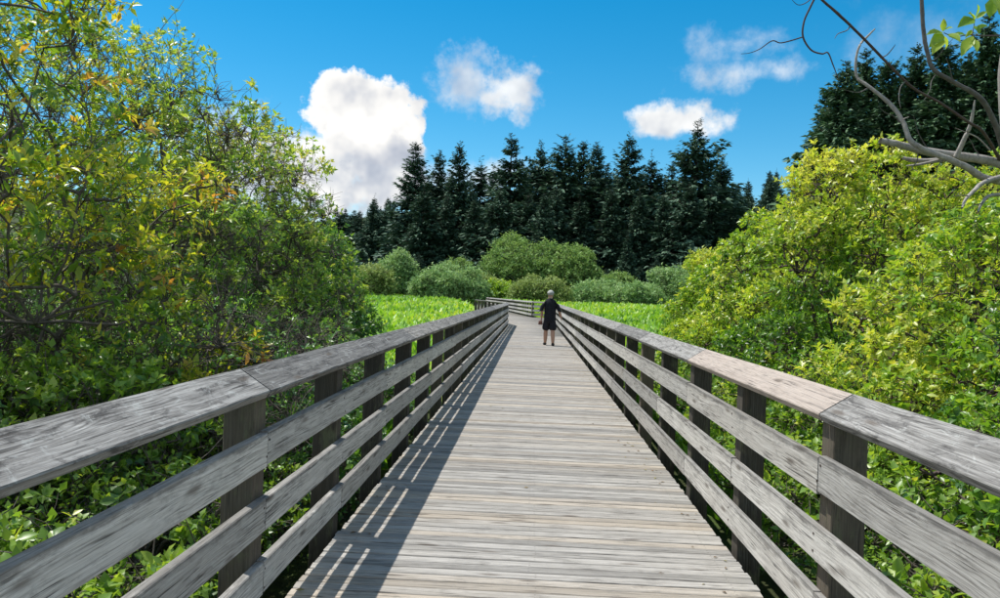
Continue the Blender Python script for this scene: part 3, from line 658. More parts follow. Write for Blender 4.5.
    # large-leaved yellowish sapling by the railing
    shrub('broad_leaved_sapling', (3.35, 3.55), [(3.35, 3.6, 1.25, .42, .5, .5), (3.5, 3.5, .75, .45, .5, .4), (3.75, 3.7, 1.5, .4, .4, .45)], 190, 7, .10, .46, M['leaf_yellow'], 'large-leaved yellowish sapling standing before the bright thicket', 'sapling', None, 57, LEAF4, .40, (.66, .16), .2, .35, .6, 0, individual=140, droop=.15, clump=.2)
    for i, (x, y) in enumerate([(-3.5, 3.1), (-3.9, 4.3), (-3.4, 5.4), (-4.9, 3.6), (-4.6, 5.4)]):
        shrub('leafy_shrub', (x, y), [(x, y, .25, .8, .8, .75), (x-.4, y+.3, .6, .6, .6, .5)], 620, 7, .07, .6, M['leaf_under'], 'knee-high leafy shrub below the yellow-leaved one', 'shrub', 'leafy shrubs below the yellow-leaved one', 140+i, LEAF4, .30, (.40, .26), .5, .5, .55, .2, bare=.1, clump=.5)
    # low growth under and behind the railings
    i = 0
    for side, ys in ((-1, (1.7, 2.7, 3.7, 4.8, 6.0, 7.4, 9.0, 11.0, 13.2)), (1, (1.6, 2.7, 3.8, 5.0, 6.4, 8.0, 10.0, 12.2, 14.6, 17.0))):
        for y in ys:
            i += 1; x = side*(2.55+random.uniform(-.1, .25)); far = y > 6; h = random.uniform(.5, .62)
            top = -.15 if side < 0 else -.1
            lob = [(x, y, top, .75, .85, h), (x+side*.75, y+random.uniform(-.4, .4), top+.2, .75, .85, h+.05), (x-side*.45, y+.3, top-.28, .42, .7, .38)]
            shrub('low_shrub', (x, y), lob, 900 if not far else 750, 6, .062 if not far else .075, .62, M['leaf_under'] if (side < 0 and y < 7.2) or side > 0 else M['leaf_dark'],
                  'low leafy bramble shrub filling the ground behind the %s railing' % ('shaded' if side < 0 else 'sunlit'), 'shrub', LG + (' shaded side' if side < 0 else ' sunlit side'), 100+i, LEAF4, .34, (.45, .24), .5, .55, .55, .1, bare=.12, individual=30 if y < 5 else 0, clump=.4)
build_shrubs()

def build_litter():
    rng = np.random.default_rng(19); n = 340; y = rng.uniform(2.5, 40, n)
    e = np.abs(rng.normal(0, .16, n)); x = np.where(rng.random(n) < .62, 1.235-e, -1.235+e*.8); k = rng.random(n) < .12; x[k] = rng.uniform(-1.1, 1.1, k.sum())
    c = rng.choice(n, 60); x[c[:40]] = 1.16+rng.normal(0, .05, 40); y[c[:40]] = rng.choice([22.8, 19.5, 24.5], 40)+rng.normal(0, .25, 40)
    az = rng.random(n)*6.28; D = np.stack([np.cos(az), np.sin(az), rng.uniform(0, .15, n)], -1); N = np.stack([rng.normal(0, .25, n), rng.normal(0, .25, n), np.ones(n)], -1)
    x = np.clip(x, -1.25, 1.25); o = link('leaf_litter', leaf_mesh('leaf_litter', np.stack([x, y, np.full(n, .004)], -1), D, N, rng.uniform(.018, .05, n), .45, rng.random(n), LEAF4), None, M['litter'])
    tag(o, 'scattered brown fallen leaves along the edges of the deck', 'litter', kind='stuff')
build_litter()

# ------------------------------------------------------------------ meadow plants
def build_meadow():
    rng = np.random.default_rng(77)
    n = 36000
    Y = 8 + 108*rng.random(n)**1.25
    half = 12 + Y*.36
    X = (rng.random(n)*2-1)*half
    # thin out what shrubs hide near the walk
    k = keep_off_walk(np.stack([X, Y, X*0], -1), .75)
    k &= ~((Y < 17) & (np.abs(X) < 7) & (rng.random(n) < .6)); X, Y = X[k], Y[k]; n = len(X)
    sc = np.clip(Y/45., .55, 1.5)
    per = 7; H = (.78 + .42*rng.random(n) + .22*lump(np.stack([X, Y, X*0], -1), .25, 5))*np.clip(.75+Y/160, .75, 1.15)
    near = np.minimum(np.abs(X-np.array([left_edge(v) for v in Y])), np.abs(X-np.array([right_edge(v) for v in Y])))
    H *= np.clip(.45+near*.35, .45, 1.0)
    az = rng.random((n, per))*6.28; lean = .5+1.3*rng.random((n, per))
    D = np.stack([np.cos(az)*lean, np.sin(az)*lean, np.ones_like(az)], -1)
    N = np.stack([-np.cos(az), -np.sin(az), lean*1.2], -1)*-1
    base = np.stack([X, Y, gz(X, Y)], -1)[:, None] + np.stack([np.cos(az), np.sin(az), az*0], -1)*(.10*sc)[:, None, None]
    L = (.34+.26*rng.random((n, per)))*(.8+.3*sc)[:, None]; base[..., 2] += np.maximum(0, H[:, None]-L*.85)*(.55+.45*rng.random((n, per)))
    tn = np.clip(.5 + .42*lump(np.stack([X, Y, X*0], -1), .35, 9)[:, None] + .3*lump(np.stack([X, Y, X*0], -1), 1.6, 12)[:, None] + rng.normal(0, .22, (n, per)), 0, 1)
    o = link('meadow_plants', leaf_mesh('meadow_plants', base.reshape(-1, 3), D.reshape(-1, 3), N.reshape(-1, 3), L.ravel(), .52, tn.ravel(), LEAF2), None, M['leaf_meadow'])
    tag(o, 'bright green broad-leaved marsh plants covering the open meadow', 'meadow', kind='stuff')
build_meadow()

# ------------------------------------------------------------------ willow mounds
def mound(px0, px1, pytop, Y, mat, seed, label, name='willow_shrub', group=None, cs=.42, dens=1.0):
    a = at(px0, 296, Y); b = at(px1, 296, Y); xc = (a.x+b.x)/2; w = abs(b.x-a.x)/2*1.16
    ztop = at((px0+px1)/2, pytop, Y).z; zb = float(gz(xc, Y)); h = (ztop-zb)*.88
    rng = np.random.default_rng(seed)
    lob = [(xc, Y, zb+h*.40, w*.88, w*.8, h*.60)]
    for k in range(7):
        th = rng.uniform(0, 6.28); q = rng.uniform(.45, .72); r = rng.uniform(.28, .45)
        hz = rng.uniform(.15, .55); lob.append((xc+math.cos(th)*w*q, Y+math.sin(th)*w*q*.8, zb+h*hz, w*r, w*r, h*r*.95))
    n = int(1600*dens)
    return shrub(name, (xc, Y), lob, n, 6, cs, .42, mat, label, 'shrub', group, seed, LEAF2, .5, (.5, .2), .45, .3, .30, .0, bare=0.0, clump=.35, twig_r=.02)
def build_mounds():
    g, gr, ol = M['willow_grey'], M['willow_green'], M['willow_olive']
    mound(478, 566, 234, 132, gr, 201, 'tallest rounded green willow mound before the dark firs', dens=2.6, cs=.55)
    mound(540, 600, 243, 128, gr, 202, 'rounded green willow joined to the tallest mound, darker trunks below', dens=2.0, cs=.55)
    mound(412, 492, 266, 104, g, 203, 'wide pale grey-green willow mound at the meadow edge', dens=2.6, cs=.40)
    mound(376, 420, 250, 116, g, 204, 'grey-green willow half hidden behind the dark round shrub', dens=1.8, cs=.45)
    mound(352, 392, 262, 100, ol, 205, 'soft green willow behind the dark round shrub', dens=1.4, cs=.45)
    mound(512, 570, 277, 96, ol, 206, 'small olive-green dome shrub right behind the walker', dens=2.4, cs=.32)
    mound(486, 522, 280, 106, M['leaf_under'], 207, 'fresh green low shrub beside the bend of the boardwalk', dens=1.5, cs=.40)
    mound(568, 622, 279, 112, g, 208, 'pale grey-green willow with a darker gap beside it', dens=2.0, cs=.42)
    mound(606, 662, 281, 108, g, 209, 'low pale willow at the meadow edge below the young spruce', dens=2.0, cs=.42)
    mound(652, 712, 262, 114, g, 210, 'pale willow beside the yellow-green thicket', dens=1.8, cs=.45)
    mound(590, 640, 272, 130, gr, 211, 'dim green willow behind the pale willows', dens=1.4, cs=.5)
    mound(700, 770, 258, 118, gr, 212, 'green willow hidden mostly by the yellow-green thicket', dens=1.2, cs=.5)
    mound(596, 616, 276, 118, gr, 214, 'narrow green shrub wedged between two pale willows', dens=.8, cs=.42)
    mound(462, 500, 272, 112, ol, 215, 'olive shrub between the wide pale willow and the fresh green one', dens=1.2, cs=.42)
    mound(432, 480, 255, 140, gr, 213, 'dark green willow in the shade of the firs', dens=1.2, cs=.5)
build_mounds()

# ------------------------------------------------------------------ conifers
def conifer_mesh(seed, H=30.0, Rb=5.0, levels=58, bare=.06, irregular=.25, droop=.25, dens=1.0):
    rng = np.random.default_rng(seed); P = []; D = []; N = []; S = []; T = []; bp = []; br = []
    lean = rng.normal(0, .15, 2)
    for l in range(levels):
        t = (l+rng.uniform(-.4, .4))/levels; t = min(max(t, 0), .995); z = H*(bare+(1-bare)*t**.93)
        rl = Rb*1.12*((1-t)**.86)*(.45+.55*min(1, t/.18+.4)) + .2
        rl *= 1 + irregular*.55*math.sin(t*21+seed)
        for k in range(int(round(10+4*rng.random()))):
            if rng.random() < .14: continue
            z = z + rng.uniform(-.42, .42); az = rng.random()*6.28; L = rl*rng.uniform(.55, 1.22) + .1; slope = (.55*t - droop*(1-t)) + rng.normal(0, .12)
            if rng.random() < irregular*.3: L *= 1.3
            m = max(6, int((6+L*3.2)*dens)); f = np.sort(rng.uniform(.12, 1, m)); o = np.array([math.cos(az), math.sin(az), 0]); sd = np.array([-o[1], o[0], 0])
            c = o[None]*(f*L)[:, None]; c[:, 2] = z + slope*f*L - .05*L*np.sin(f*3.14)*1.5 + .10*L*f**3
            bp.append([(0, 0, z), tuple(o*L*.5+np.array([0, 0, z+slope*L*.5-.07*L])), tuple(c[-1])]); br.append([.03+.012*L, .02+.006*L, .008])
            sg = rng.choice([-1, 1], m); an = rng.uniform(.35, 1.15, m)*(1.1-.55*f)
            dd = o[None]*np.cos(an)[:, None] + sd[None]*(np.sin(an)*sg)[:, None]; dd[:, 2] += slope*.5 - rng.uniform(-.15, .75, m)
            P.append(c); D.append(dd); N.append(np.array([0, 0, 1.])[None] + rng.normal(0, .45, (m, 3))); S.append((.38+.30*L*(1.0-.55*f))*rng.uniform(.7, 1.25, m)*.95*min(1, .42+(1-t)*4.5))
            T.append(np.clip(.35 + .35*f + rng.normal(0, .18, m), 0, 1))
            if rng.random() < .6:
                q = rng.integers(0, m, max(2, m//3)); P.append(c[q]); d2 = dd[q].copy(); d2[:, 2] -= .9; D.append(d2); N.append(np.array([o])*1.0 + rng.normal(0, .3, (len(q), 3))); S.append(S[-1][q]*.7); T.append(T[-1][q]*.7)
    P = np.concatenate(P); D = np.concatenate(D); N = np.concatenate(N); S = np.concatenate(S); T = np.concatenate(T)
    # the leader at the top
    tmpl = (np.array([(0, 0, 0), (.5, .28, 0), (.30, .62, -.05), (0, 1, -.12), (-.30, .58, -.05), (-.5, .34, 0)]), np.array([(0, 1, 2), (0, 2, 3), (0, 3, 4), (0, 4, 5)]))
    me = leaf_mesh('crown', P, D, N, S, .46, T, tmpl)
    tr = [(np.array([[(0, 0, -.6), (0, 0, H*.35), (lean[0]*.3, lean[1]*.3, H*.7), (0, 0, H*1.0)]], float), np.array([[Rb*.085, Rb*.06, Rb*.03, .02]]))]
    v1, f1 = tubes(tr[0][0], tr[0][1], 8); v2, f2 = tubes(np.array(bp, float), np.array(br, float), 3); V, F = join([(v1, f1), (v2, f2)])
    return me, tri_mesh('trunk', V, F, smooth=True)
def build_conifers():
    var = [conifer_mesh(300+i, 30, [4.6, 5.4, 4.2, 5.8, 5.0, 4.4, 6.4, 3.8][i], [64, 60, 66, 58, 62, 60, 56, 66][i], irregular=[.2, .35, .25, .5, .3, .45, .7, .2][i], droop=[.2, .3, .35, .25, .15, .3, .2, .35][i]) for i in range(8)]
    detail = [conifer_mesh(340+i, 30, [5.0, 5.6, 4.6][i], 84, irregular=.35, droop=.22, dens=1.35) for i in range(3)]
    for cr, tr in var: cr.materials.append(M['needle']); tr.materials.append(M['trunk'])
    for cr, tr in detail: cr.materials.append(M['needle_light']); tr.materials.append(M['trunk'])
    rng = random.Random(9)
    def tree(px, py, Y, v, label, group, wide=1.0, light=False, name='fir_tree'):
        p = at(px, py, Y); z = float(gz(p.x, Y)); h = p.z-z; s = h/30.0
        root = empty(name, (p.x, Y, z), rng.uniform(0, 6.28)); tag(root, label, 'tree', group)
        cr, tr = (detail if light else var)[v]
        for nm, me in (('crown', cr), ('trunk', tr)):
            o = link(nm, me, root); o.scale = (s*wide, s*wide, s)
    # the dark stand across the meadow: the tops that stand out, then the rows between and behind them
    FL = 'tall dark fir in the stand across the meadow, its tip rising against the sky'
    FG = 'dark firs across the meadow'
    tops = [(416, 142, 176, 0), (440, 151, 182, 2), (460, 144, 178, 4), (481, 163, 190, 5), (512, 137, 176, 1), (541, 143, 184, 6), (566, 138, 180, 3), (584, 141, 188, 0), (597, 143, 182, 2), (630, 137, 178, 4), (652, 158, 188, 5), (672, 163, 186, 0), (722, 156, 182, 3)]
    for i, (x, y, Y, v) in enumerate(tops): tree(x, y, Y, v, FL, FG, rng.uniform(1.05, 1.45))
    tree(698, 122, 172, 6, 'tallest and broadest dark fir, ragged crown, standing apart from the stand', None, 1.15)
    BL = 'shorter dark fir filling the stand between the taller tips'
    for i, (x, y) in enumerate([(428, 176), (450, 172), (470, 180), (494, 168), (505, 186), (526, 168), (552, 176), (575, 172), (606, 165), (618, 174), (642, 172), (660, 176), (684, 172), (710, 170), (735, 188), (744, 196), (520, 190), (590, 185)]):
        tree(x, y, 196+rng.uniform(-6, 16), rng.randrange(8), BL, 'shorter firs within the stand', rng.uniform(1.1, 1.45))
    for x, y, Y in [(424, 190, 166), (448, 196, 168), (474, 200, 166), (500, 190, 164), (529, 196, 168), (556, 190, 166), (580, 200, 168), (612, 190, 166), (640, 194, 166), (664, 196, 164), (690, 186, 160), (712, 194, 164), (733, 212, 166)]:
        tree(x, y, Y, rng.randrange(8), 'lower dark fir along the front edge of the stand', 'low firs at the front of the stand', rng.uniform(1.2, 1.6))
    tree(628, 236, 138, 7, 'young spire-shaped spruce standing before the dark firs', None, 1.35, name='young_spruce')
    tree(545, 194, 158, 2, 'slim young fir rising behind the tallest willow mound', None, 1.3, name='young_fir')
    # the nearer stand above the thicket
    RL = 'tall nearer fir rising behind the yellow-green thicket'
    RG = 'nearer firs behind the thicket'
    for i, (x, y, Y) in enumerate([(829, 88, 116), (846, 63, 112), (867, 54, 118), (889, 60, 114), (905, 80, 120), (918, 50, 116), (944, 43, 110), (968, 55, 118), (990, 17, 108), (1012, 40, 114), (1040, 25, 112), (1075, 50, 116), (816, 128, 120), (1110, 40, 116)]):
        tree(x, y, Y, i % 3, RL, RG, rng.uniform(.95, 1.15), True)
    for x, y in [(838, 120), (858, 105), (880, 112), (900, 108), (930, 95), (956, 98), (980, 90), (1002, 95), (1030, 90)]:
        tree(x, y, 124+rng.uniform(0, 8), rng.randrange(3), 'shorter fir between the nearer tall firs', 'shorter nearer firs', 1.2, True)
    # wooded hill beyond
    for i in range(16):
        tree(322+i*3.6+rng.uniform(-2, 2), 214+rng.uniform(-7, 8), rng.uniform(300, 400), rng.randrange(8), 'distant fir on the wooded rise beyond the stand', 'distant firs on the rise', rng.uniform(1.2, 1.7))
    for i in range(46):
        px = [374, 379, 386, 395][i % 4]+rng.uniform(-4, 5) if i < 12 else rng.uniform(720, 830) if i < 34 else rng.uniform(300, 900)
        Y = rng.uniform(300, 420); py = (205+rng.uniform(-8, 14)) if i < 12 else (182+rng.uniform(-12, 12)) if i < 34 else 196
        tree(px, py, Y, rng.randrange(8), 'distant fir on the wooded rise beyond the stand', 'distant firs on the rise', rng.uniform(1.0, 1.4))
    # shaded woodland floor behind the willows
    for i, (x, y, Y) in enumerate([(x, 262+rng.uniform(-8, 8), 150+rng.uniform(-4, 6)) for x in range(402, 745, 17)]):
        tree(x, y, Y, rng.randrange(8), 'small dark fir low under the edge of the stand', 'small firs under the stand', 2.0)
build_conifers()

# ------------------------------------------------------------------ the bare tree beside the thicket
def build_bare_tree():
    rng = np.random.default_rng(5); base = at(1075, 300, 6.0); x0, y0 = base.x, 6.0; z0 = float(gz(x0, y0)); b0 = Vector((x0, y0, z0))
    root = empty('bare_tree', b0); tag(root, 'leafless grey tree reaching crooked dead branches over the thicket', 'tree')
    T = lambda px, py, Y: tuple(at(px, py, Y)-b0)
    def limb(name, pts, rad, mat='dead', sides=8, parent=root):
        ln = sum((Vector(a)-Vector(b)).length for a, b in zip(pts[:-1], pts[1:]))
        rad = [r_*.76 for r_ in rad]
        v, f = spline(pts, rad, sides, 6, rng if ln > .7 else None, .0012)
        return link(name, tri_mesh(name, v, f, smooth=True), parent, M[mat])
    limb('trunk', [(0, 0, -.2), (.0, .02, .8), T(1058, 260, 6.0), T(1034, 205, 6.0), T(1012, 160, 6.0), T(1004, 110, 6.0), T(1003, 60, 6.0), T(1014, 5, 6.05), T(1012, -60, 6.1)], [.11, .10, .08, .065, .052, .045, .036, .028, .015])
    limb('branch', [T(1006, 166, 6.0), T(985, 160, 5.95), T(955, 156, 5.9), T(925, 151, 5.85), T(900, 145, 5.82), T(880, 140.5, 5.8)], [.05, .047, .045, .042, .038, .032])
    limb('branch', [T(1022, 186, 6.0), T(985, 178, 5.85), T(968, 168, 5.75), T(948, 159, 5.7), T(925, 150, 5.7), T(910, 140, 5.72), T(903, 122, 5.75), T(890, 104, 5.8), T(868, 86, 5.85), T(857, 77, 5.9), T(856, 60, 5.9), T(860, 45, 5.9), T(868, 36, 5.9), T(875, 29, 5.9)], [.04, .036, .034, .031, .028, .025, .022, .02, .017, .015, .013, .012, .010, .006])
    b = limb('branch', [T(1000, 160, 5.95), T(983, 132, 5.6), T(968, 122, 5.5), T(940, 103, 5.4), T(913, 88, 5.3), T(890, 66, 5.2), T(862, 37, 5.1), T(838, 14, 5.0), T(822, 0, 4.95), T(800, -22, 4.9), T(770, -50, 4.9)], [.018, .014, .0125, .0115, .011, .011, .0115, .0115, .011, .009, .006], 'darktwig')
    limb('twig', [T(817, -6, 4.95), T(810, 8, 4.95), T(804, 22, 4.95), T(803, 37, 4.95), T(811, 50, 4.95), T(822, 54, 4.95), T(828, 53, 4.95), T(833, 65, 4.95), T(838, 78, 4.95)], [.009, .009, .008, .008, .007, .007, .006, .005, .003], 'darktwig', 6)
    limb('twig', [T(803, 37, 4.95), T(790, 41, 4.95), T(780, 43, 4.94), T(772, 41, 4.93), T(760, 49, 4.92), T(750, 53, 4.9), T(741, 54, 4.9)], [.006, .006, .005, .005, .004, .003, .002], 'darktwig', 5)
    limb('twig', [T(817, -6, 4.95), T(806, 3, 4.9), T(798, 5, 4.88), T(792, 0, 4.85)], [.005, .004, .003, .002], 'darktwig', 5)
    limb('branch', [T(1004, 150, 6.0), T(994, 122, 5.9), T(980, 98, 5.8), T(955, 83, 5.75), T(934, 70, 5.7), T(928, 55, 5.7), T(924, 35, 5.7), T(922, 10, 5.7), T(921, -20, 5.7), T(918, -60, 5.75)], [.034, .028, .024, .021, .020, .020, .020, .019, .018, .012], 'grey')
    limb('branch', [T(956, 157, 5.85), T(963, 142, 5.8), T(970, 126, 5.75), T(973, 112, 5.72), T(975, 100, 5.7)], [.026, .022, .018, .013, .006])
    limb('branch', [T(1016, 172, 5.98), T(985, 182, 5.7), T(975, 190, 5.5), T(966, 199, 5.4), T(962, 208, 5.3)], [.026, .022, .018, .014, .009])
    limb('branch', [T(1028, 195, 6.0), T(993, 195, 5.7), T(983, 202, 5.55), T(978, 212, 5.4)], [.022, .018, .014, .008])
    limb('broken_stub', [T(956, 158, 5.95), T(930, 161, 6.0), T(912, 160, 6.02), T(903, 158, 6.03)], [.028, .026, .024, .016])
    limb('broken_stub', [T(940, 160, 5.9), T(922, 164, 5.95), T(906, 166, 6.0)], [.016, .014, .006])
    limb('twig', [T(898, 122, 5.76), T(904, 119, 5.74), T(909, 117, 5.72)], [.008, .006, .003], 'dead', 5)
    limb('twig', [T(990, 150, 5.95), T(978, 138, 5.9), T(965, 132, 5.85), T(955, 128, 5.8)], [.008, .007, .005, .002], 'dead', 5)
    for k, (a, b, Y) in enumerate([((900, 122), (884, 112), 5.75), ((930, 152), (918, 132), 5.85), ((945, 157), (936, 176), 5.85), ((985, 160), (972, 143), 5.95), ((918, 150), (912, 168), 5.85), ((868, 88), (853, 92), 5.85), ((930, 62), (943, 50), 5.7), ((938, 72), (930, 90), 5.72), ((955, 84), (949, 66), 5.75), ((880, 58), (893, 48), 5.2), ((905, 82), (899, 98), 5.25), ((850, 26), (838, 34), 5.05), ((968, 196), (955, 196), 5.4), ((983, 202), (972, 206), 5.5)]):
        m_ = ((a[0]+b[0])/2+rng.normal(0, 2.0), (a[1]+b[1])/2+rng.normal(0, 2.0)); e_ = (b[0]+(b[0]-a[0])*.5+rng.normal(0, 4), b[1]+(b[1]-a[1])*.5+rng.normal(0, 4))
        limb('twig', [T(a[0], a[1], Y), T(m_[0], m_[1], Y-.03), T(b[0], b[1], Y-.08), T(e_[0], e_[1], Y-.12)], [.006, .005, .004, .0018], 'grey', 5)
    # the leafy sprig
    limb('twig', [T(1011, 30, 6.0), T(1002, 35, 4.9), T(985, 36, 4.55), T(968, 35, 4.5), T(955, 37, 4.48), T(944, 33, 4.45)], [.010, .007, .005, .0045, .004, .003], 'darktwig', 6)
    limb('twig', [T(972, 36, 4.5), T(974, 26, 4.5), T(975, 18, 4.48)], [.004, .003, .002], 'darktwig', 5)
    limb('twig', [T(1010, 0, 6.0), T(998, 4, 4.6), T(994, -4, 4.5)], [.006, .004, .003], 'darktwig', 5)
    lv = [(943, 33, 928, 33, .9), (943, 32, 944, 19, 1), (943, 31, 952, 27, .9), (943, 34, 931, 45, .9), (940, 37, 934, 51, 1), (944, 36, 947, 49, .9), (948, 34, 960, 40, 1.1), (952, 35, 965, 34, 1.1), (974, 19, 960, 25, 1), (975, 18, 979, 5, 1), (976, 19, 987, 11, 1), (974, 20, 970, 12, .7), (974, 26, 980, 33, .9), (976, 27, 988, 26, .9), (973, 36, 962, 54, 1.0), (970, 38, 978, 50, .95), (972, 30, 966, 37, .8), (995, -3, 990, 16, 1.3), (996, -3, 1001, 12, 1.2)]
    for a, b_, c, d, w in lv:
        rr = random.Random(int(a*31+d)); p = Vector(T(a, b_, 4.47)); q = Vector(T(c, d, 4.47-rr.uniform(-.04, .09)))
        D = q-p; s = D.length*1.05; D.normalize(); n = Vector((rr.uniform(-.5, .5), -1.0, rr.uniform(.2, 1.0))); S = D.cross(n).normalized(); N = S.cross(D)
        Tm, F = LEAF8; me = tri_mesh('leaf', Tm*np.array([.48*w, 1, 1]), F, np.full(len(Tm), rr.uniform(.1, 1)), True); me.materials.append(M['leaf_sprig'])
        o = link('leaf', me, root); o.matrix_world = Matrix.Translation(p) @ Matrix((S*s, D*s, N*s)).transposed().to_4x4()
build_bare_tree()

# ------------------------------------------------------------------ the walker
def skin_mesh(name, verts, edges, radii, mat, parent, root=0, sub=2):
    me = bpy.data.meshes.new(name); me.from_pydata(verts, edges, []); me.update()
    o = link(name, me, parent); md = o.modifiers.new('skin', 'SKIN'); md.use_smooth_shade = True; md.branch_smoothing = .6
    for i, r in enumerate(radii):
        me.skin_vertices[0].data[i].radius = r if isinstance(r, tuple) else (r, r)
    for i in range(len(verts)): me.skin_vertices[0].data[i].use_root = (i == root)
    sm = o.modifiers.new('smooth', 'SUBSURF'); sm.levels = sub; sm.render_levels = sub
    dg = bpy.context.evaluated_depsgraph_get(); ev = o.evaluated_get(dg); nm = bpy.data.meshes.new_from_object(ev)
    o.modifiers.clear(); o.data = nm; bpy.data.meshes.remove(me); nm.materials.clear(); nm.materials.append(mat)
    for p in nm.polygons: p.use_smooth = True
    return o
def build_person():
    X0, Y0 = .54, 24.6
    root = empty('person', (X0, Y0, 0)); tag(root, 'person in black shirt, black shorts and pale cap walking away along the boardwalk', 'person')
    # facing +y; left side is -x. Left leg ahead, right leg trailing, right arm out towards the railing
    J = [(0, .02, .98), (0, .01, 1.12), (0, .00, 1.28), (0, 0, 1.42), (0, .015, 1.545), (0, .03, 1.62), (0, .035, 1.70), (0, .03, 1.765),            # 0-7 spine, neck, head
         (-.10, .03, .93), (-.115, .13, .52), (-.12, .12, .30), (-.125, .15, .085), (-.135, .20, .045), (-.145, .30, .03),                    # 8-13 left leg
         (.10, .01, .93), (.105, .0, .52), (.115, -.10, .30), (.12, -.16, .095), (.125, -.10, .05), (.135, -.01, .03),                    # 14-19 right leg
         (-.185, -.005, 1.385), (-.255, -.03, 1.17), (-.27, .05, .97), (-.272, .075, .90), (.185, -.005, 1.385), (.275, -.02, 1.18), (.345, .06, 1.00), (.365, .085, .94)]   # 20-27 arms
    E = [(0, 1), (1, 2), (2, 3), (3, 4), (4, 5), (5, 6), (6, 7), (0, 8), (8, 9), (9, 10), (10, 11), (11, 12), (12, 13), (0, 14), (14, 15), (15, 16), (16, 17), (17, 18), (18, 19), (3, 20), (20, 21), (21, 22), (22, 23), (3, 24), (24, 25), (25, 26), (26, 27)]
    Rr = [(.14, .11), (.145, .11), (.135, .09), (.07, .06), .07, .088, (.10, .112), (.075, .09), .095, .072, .075, .050, .042, .032, .095, .072, .075, .050, .042, .032, .05, .05, .046, .034, .05, .05, .046, .034]
    def hand(w, d, sgn):
        n0 = len(J); palm = tuple(np.array(w)+np.array(d)*.05); J.append(palm); E.append((23 if sgn < 0 else 27, n0)); Rr.append((.022, .034))
        fwd = np.array([0, 1, 0.])
        for k, (off, ln) in enumerate(((.030, .065), (.010, .075), (-.010, .07), (-.030, .055))):
            a = np.array(palm)+fwd*off+np.array(d)*.035; b = a+np.array(d)*ln*.5; c = b+(np.array(d)*.4-np.array([sgn, 0, 0])*.5)*ln*.6
            i = len(J); J.extend([tuple(a), tuple(b), tuple(c)]); E.extend([(n0, i), (i, i+1), (i+1, i+2)]); Rr.extend([.0095, .0085, .0075])
        a = np.array(palm)+fwd*.035; b = a+fwd*.03+np.array(d)*.03; i = len(J); J.extend([tuple(a), tuple(b)]); E.extend([(n0, i), (i, i+1)]); Rr.extend([.012, .009])
    hand(J[23], (0, .25, -.97), -1); hand(J[27], (.25, .35, -.9), 1)
    skin_mesh('body', J, E, Rr, M['skin'], root, 0, 2)
    def loft(rings, n=20):
        V = []; F = []
        for (x, y, z, rx, ry, ax) in rings:        # ax tilts the ring about y
            for k in range(n):
                th = 2*math.pi*k/n; u = math.cos(th)*rx; V.append((x+u*math.cos(ax), y+math.sin(th)*ry, z-u*math.sin(ax)))
        for i in range(len(rings)-1):
            for k in range(n): F.append((i*n+k, i*n+(k+1) % n, (i+1)*n+(k+1) % n, (i+1)*n+k))
        F.append(tuple(range((len(rings)-1)*n, len(rings)*n)))
        return V, F
    V, F = loft([(0, .01, .80, .185, .145, 0), (.005, .012, .84, .195, .15, 0), (0, .01, .95, .192, .15, 0), (0, .008, 1.08, .19, .148, 0), (0, 0, 1.22, .198, .142, 0), (0, -.008, 1.34, .21, .135, 0), (0, -.008, 1.42, .205, .12, 0), (0, -.003, 1.475, .165, .10, 0), (0, .005, 1.515, .105, .085, 0), (0, .012, 1.545, .072, .075, 0)])
    for sx in (-1, 1):
        v, f = loft([(sx*(.285 if sx < 0 else .305), -.03, 1.12, .072, .078, sx*.25), (sx*.275, -.025, 1.18, .074, .08, sx*.3), (sx*.245, -.015, 1.30, .085, .09, sx*.4), (sx*.21, -.005, 1.395, .095, .098, sx*.6), (sx*.165, 0, 1.43, .092, .10, sx*.85), (sx*.10, 0, 1.44, .075, .09, sx*1.1)], 14)
        o_ = len(V); V += v; F += [tuple(q+o_ for q in g) for g in f]
    sm = bpy.data.meshes.new('shirt'); sm.from_pydata(V, [], F); sm.update()
    for p in sm.polygons: p.use_smooth = True
    link('shirt', sm, root, M['black_cloth'])
    Q = [(0, .015, 1.0), (0, .02, .86), (-.10, .05, .78), (-.112, .10, .64), (-.118, .125, .47), (.10, .02, .78), (.106, .01, .64), (.112, -.02, .47)]
    skin_mesh('shorts', Q, [(0, 1), (1, 2), (2, 3), (3, 4), (1, 5), (5, 6), (6, 7)], [(.21, .165), (.205, .165), .14, .135, .14, .14, .135, .14], M['shorts'], root, 1, 2)
    def dome(name, c, rx, ry, rz, mat, zmin, parent=root, brim=0.0):
        V = []; F = []; n = 18; m = 8
        for i in range(m+1):
            ph = math.asin(zmin) + (math.pi/2-math.asin(zmin))*i/m
            for j in range(n):
                th = 2*math.pi*j/n; y = math.sin(th)*math.cos(ph)*ry
                V.append((c[0]+math.cos(th)*math.cos(ph)*rx, c[1]+y, c[2]+math.sin(ph)*rz))
        for i in range(m):
            for j in range(n): F.append((i*n+j, i*n+(j+1) % n, (i+1)*n+(j+1) % n, (i+1)*n+j))
        if brim:
            b = len(V)
            for j in range(7):
                th = math.pi*(.15+.7*j/6); V.append((c[0]+math.cos(th)*rx*.98, c[1]+math.sin(th)*ry*.98, c[2]+zmin*rz)); V.append((c[0]+math.cos(th)*rx*.9, c[1]+math.sin(th)*ry+brim*math.sin(th), c[2]+zmin*rz-.015))
            for j in range(6): F.append((b+2*j, b+2*j+2, b+2*j+3, b+2*j+1))
        me = bpy.data.meshes.new(name); me.from_pydata(V, [], F); me.update()
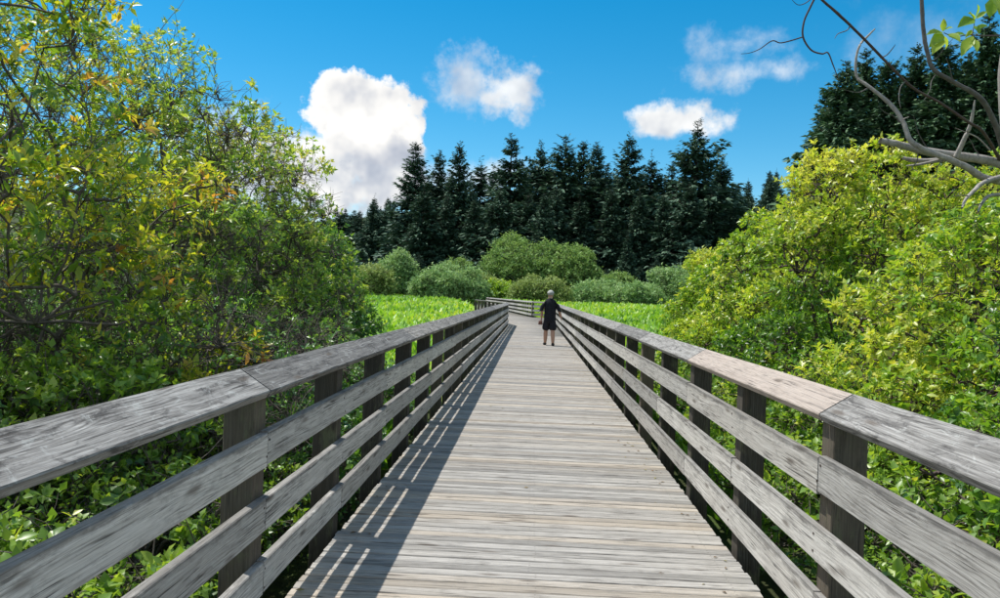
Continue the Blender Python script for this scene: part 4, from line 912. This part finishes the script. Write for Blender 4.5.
        for p in me.polygons: p.use_smooth = True
        return link(name, me, parent, mat)
    dome('hair', (0, .02, 1.685), .10, .115, .09, M['hair'], -.45)
    dome('cap', (0, .026, 1.705), .112, .128, .112, M['cap_cloth'], .02, brim=.075)
    for s in (-1, 1): 
        me = skin_mesh('ear', [(s*.083, .03, 1.665), (s*.092, .02, 1.69), (s*.088, .026, 1.705)], [(0, 1), (1, 2)], [.012, .015, .012], M['skin'], root, 0, 1)
    skin_mesh('nose', [(0, .125, 1.69), (0, .142, 1.665), (0, .128, 1.655)], [(0, 1), (1, 2)], [.011, .014, .012], M['skin'], root, 0, 1)
    skin_mesh('collar', [(-.06, .02, 1.535), (-.03, -.045, 1.545), (.03, -.045, 1.545), (.06, .02, 1.535)], [(0, 1), (1, 2), (2, 3)], [.014]*4, M['cap_cloth'], root, 0, 1)
    for pts in ([(-.125, .11, .055), (-.135, .2, .045), (-.147, .33, .035)], [(.12, -.2, .065), (.126, -.1, .05), (.137, .03, .035)]):
        s = skin_mesh('shoe', pts, [(0, 1), (1, 2)], [(.056, .055), (.06, .052), (.05, .04)], M['shoe'], root, 1, 2)
    # what the left hand carries
    bag = empty('hand_bag', (X0-.30, Y0+.09, .735)); tag(bag, 'small brown bag hanging from the hand of the walking person', 'bag')
    import bmesh
    bm = bmesh.new(); bmesh.ops.create_cube(bm, size=1.0)
    for v in bm.verts:
        k = 1.0 if v.co.z < 0 else .78; v.co = Vector((v.co.x*.15*k, v.co.y*.19*k, v.co.z*.13))
    bmesh.ops.bevel(bm, geom=bm.edges[:], offset=.03, segments=3, affect='EDGES', profile=.6); me = bpy.data.meshes.new('bag_body'); bm.to_mesh(me); bm.free()
    for p in me.polygons: p.use_smooth = True
    o = link('bag_body', me, bag, M['bag'])
    v, f = spline([(0, -.06, .055), (.015, -.045, .10), (.03, 0, .13), (.015, .045, .10), (0, .06, .055)], [.009]*5, 6, 4); link('bag_handle', tri_mesh('bag_handle', v, f, smooth=True), bag, M['bag'])
build_person()
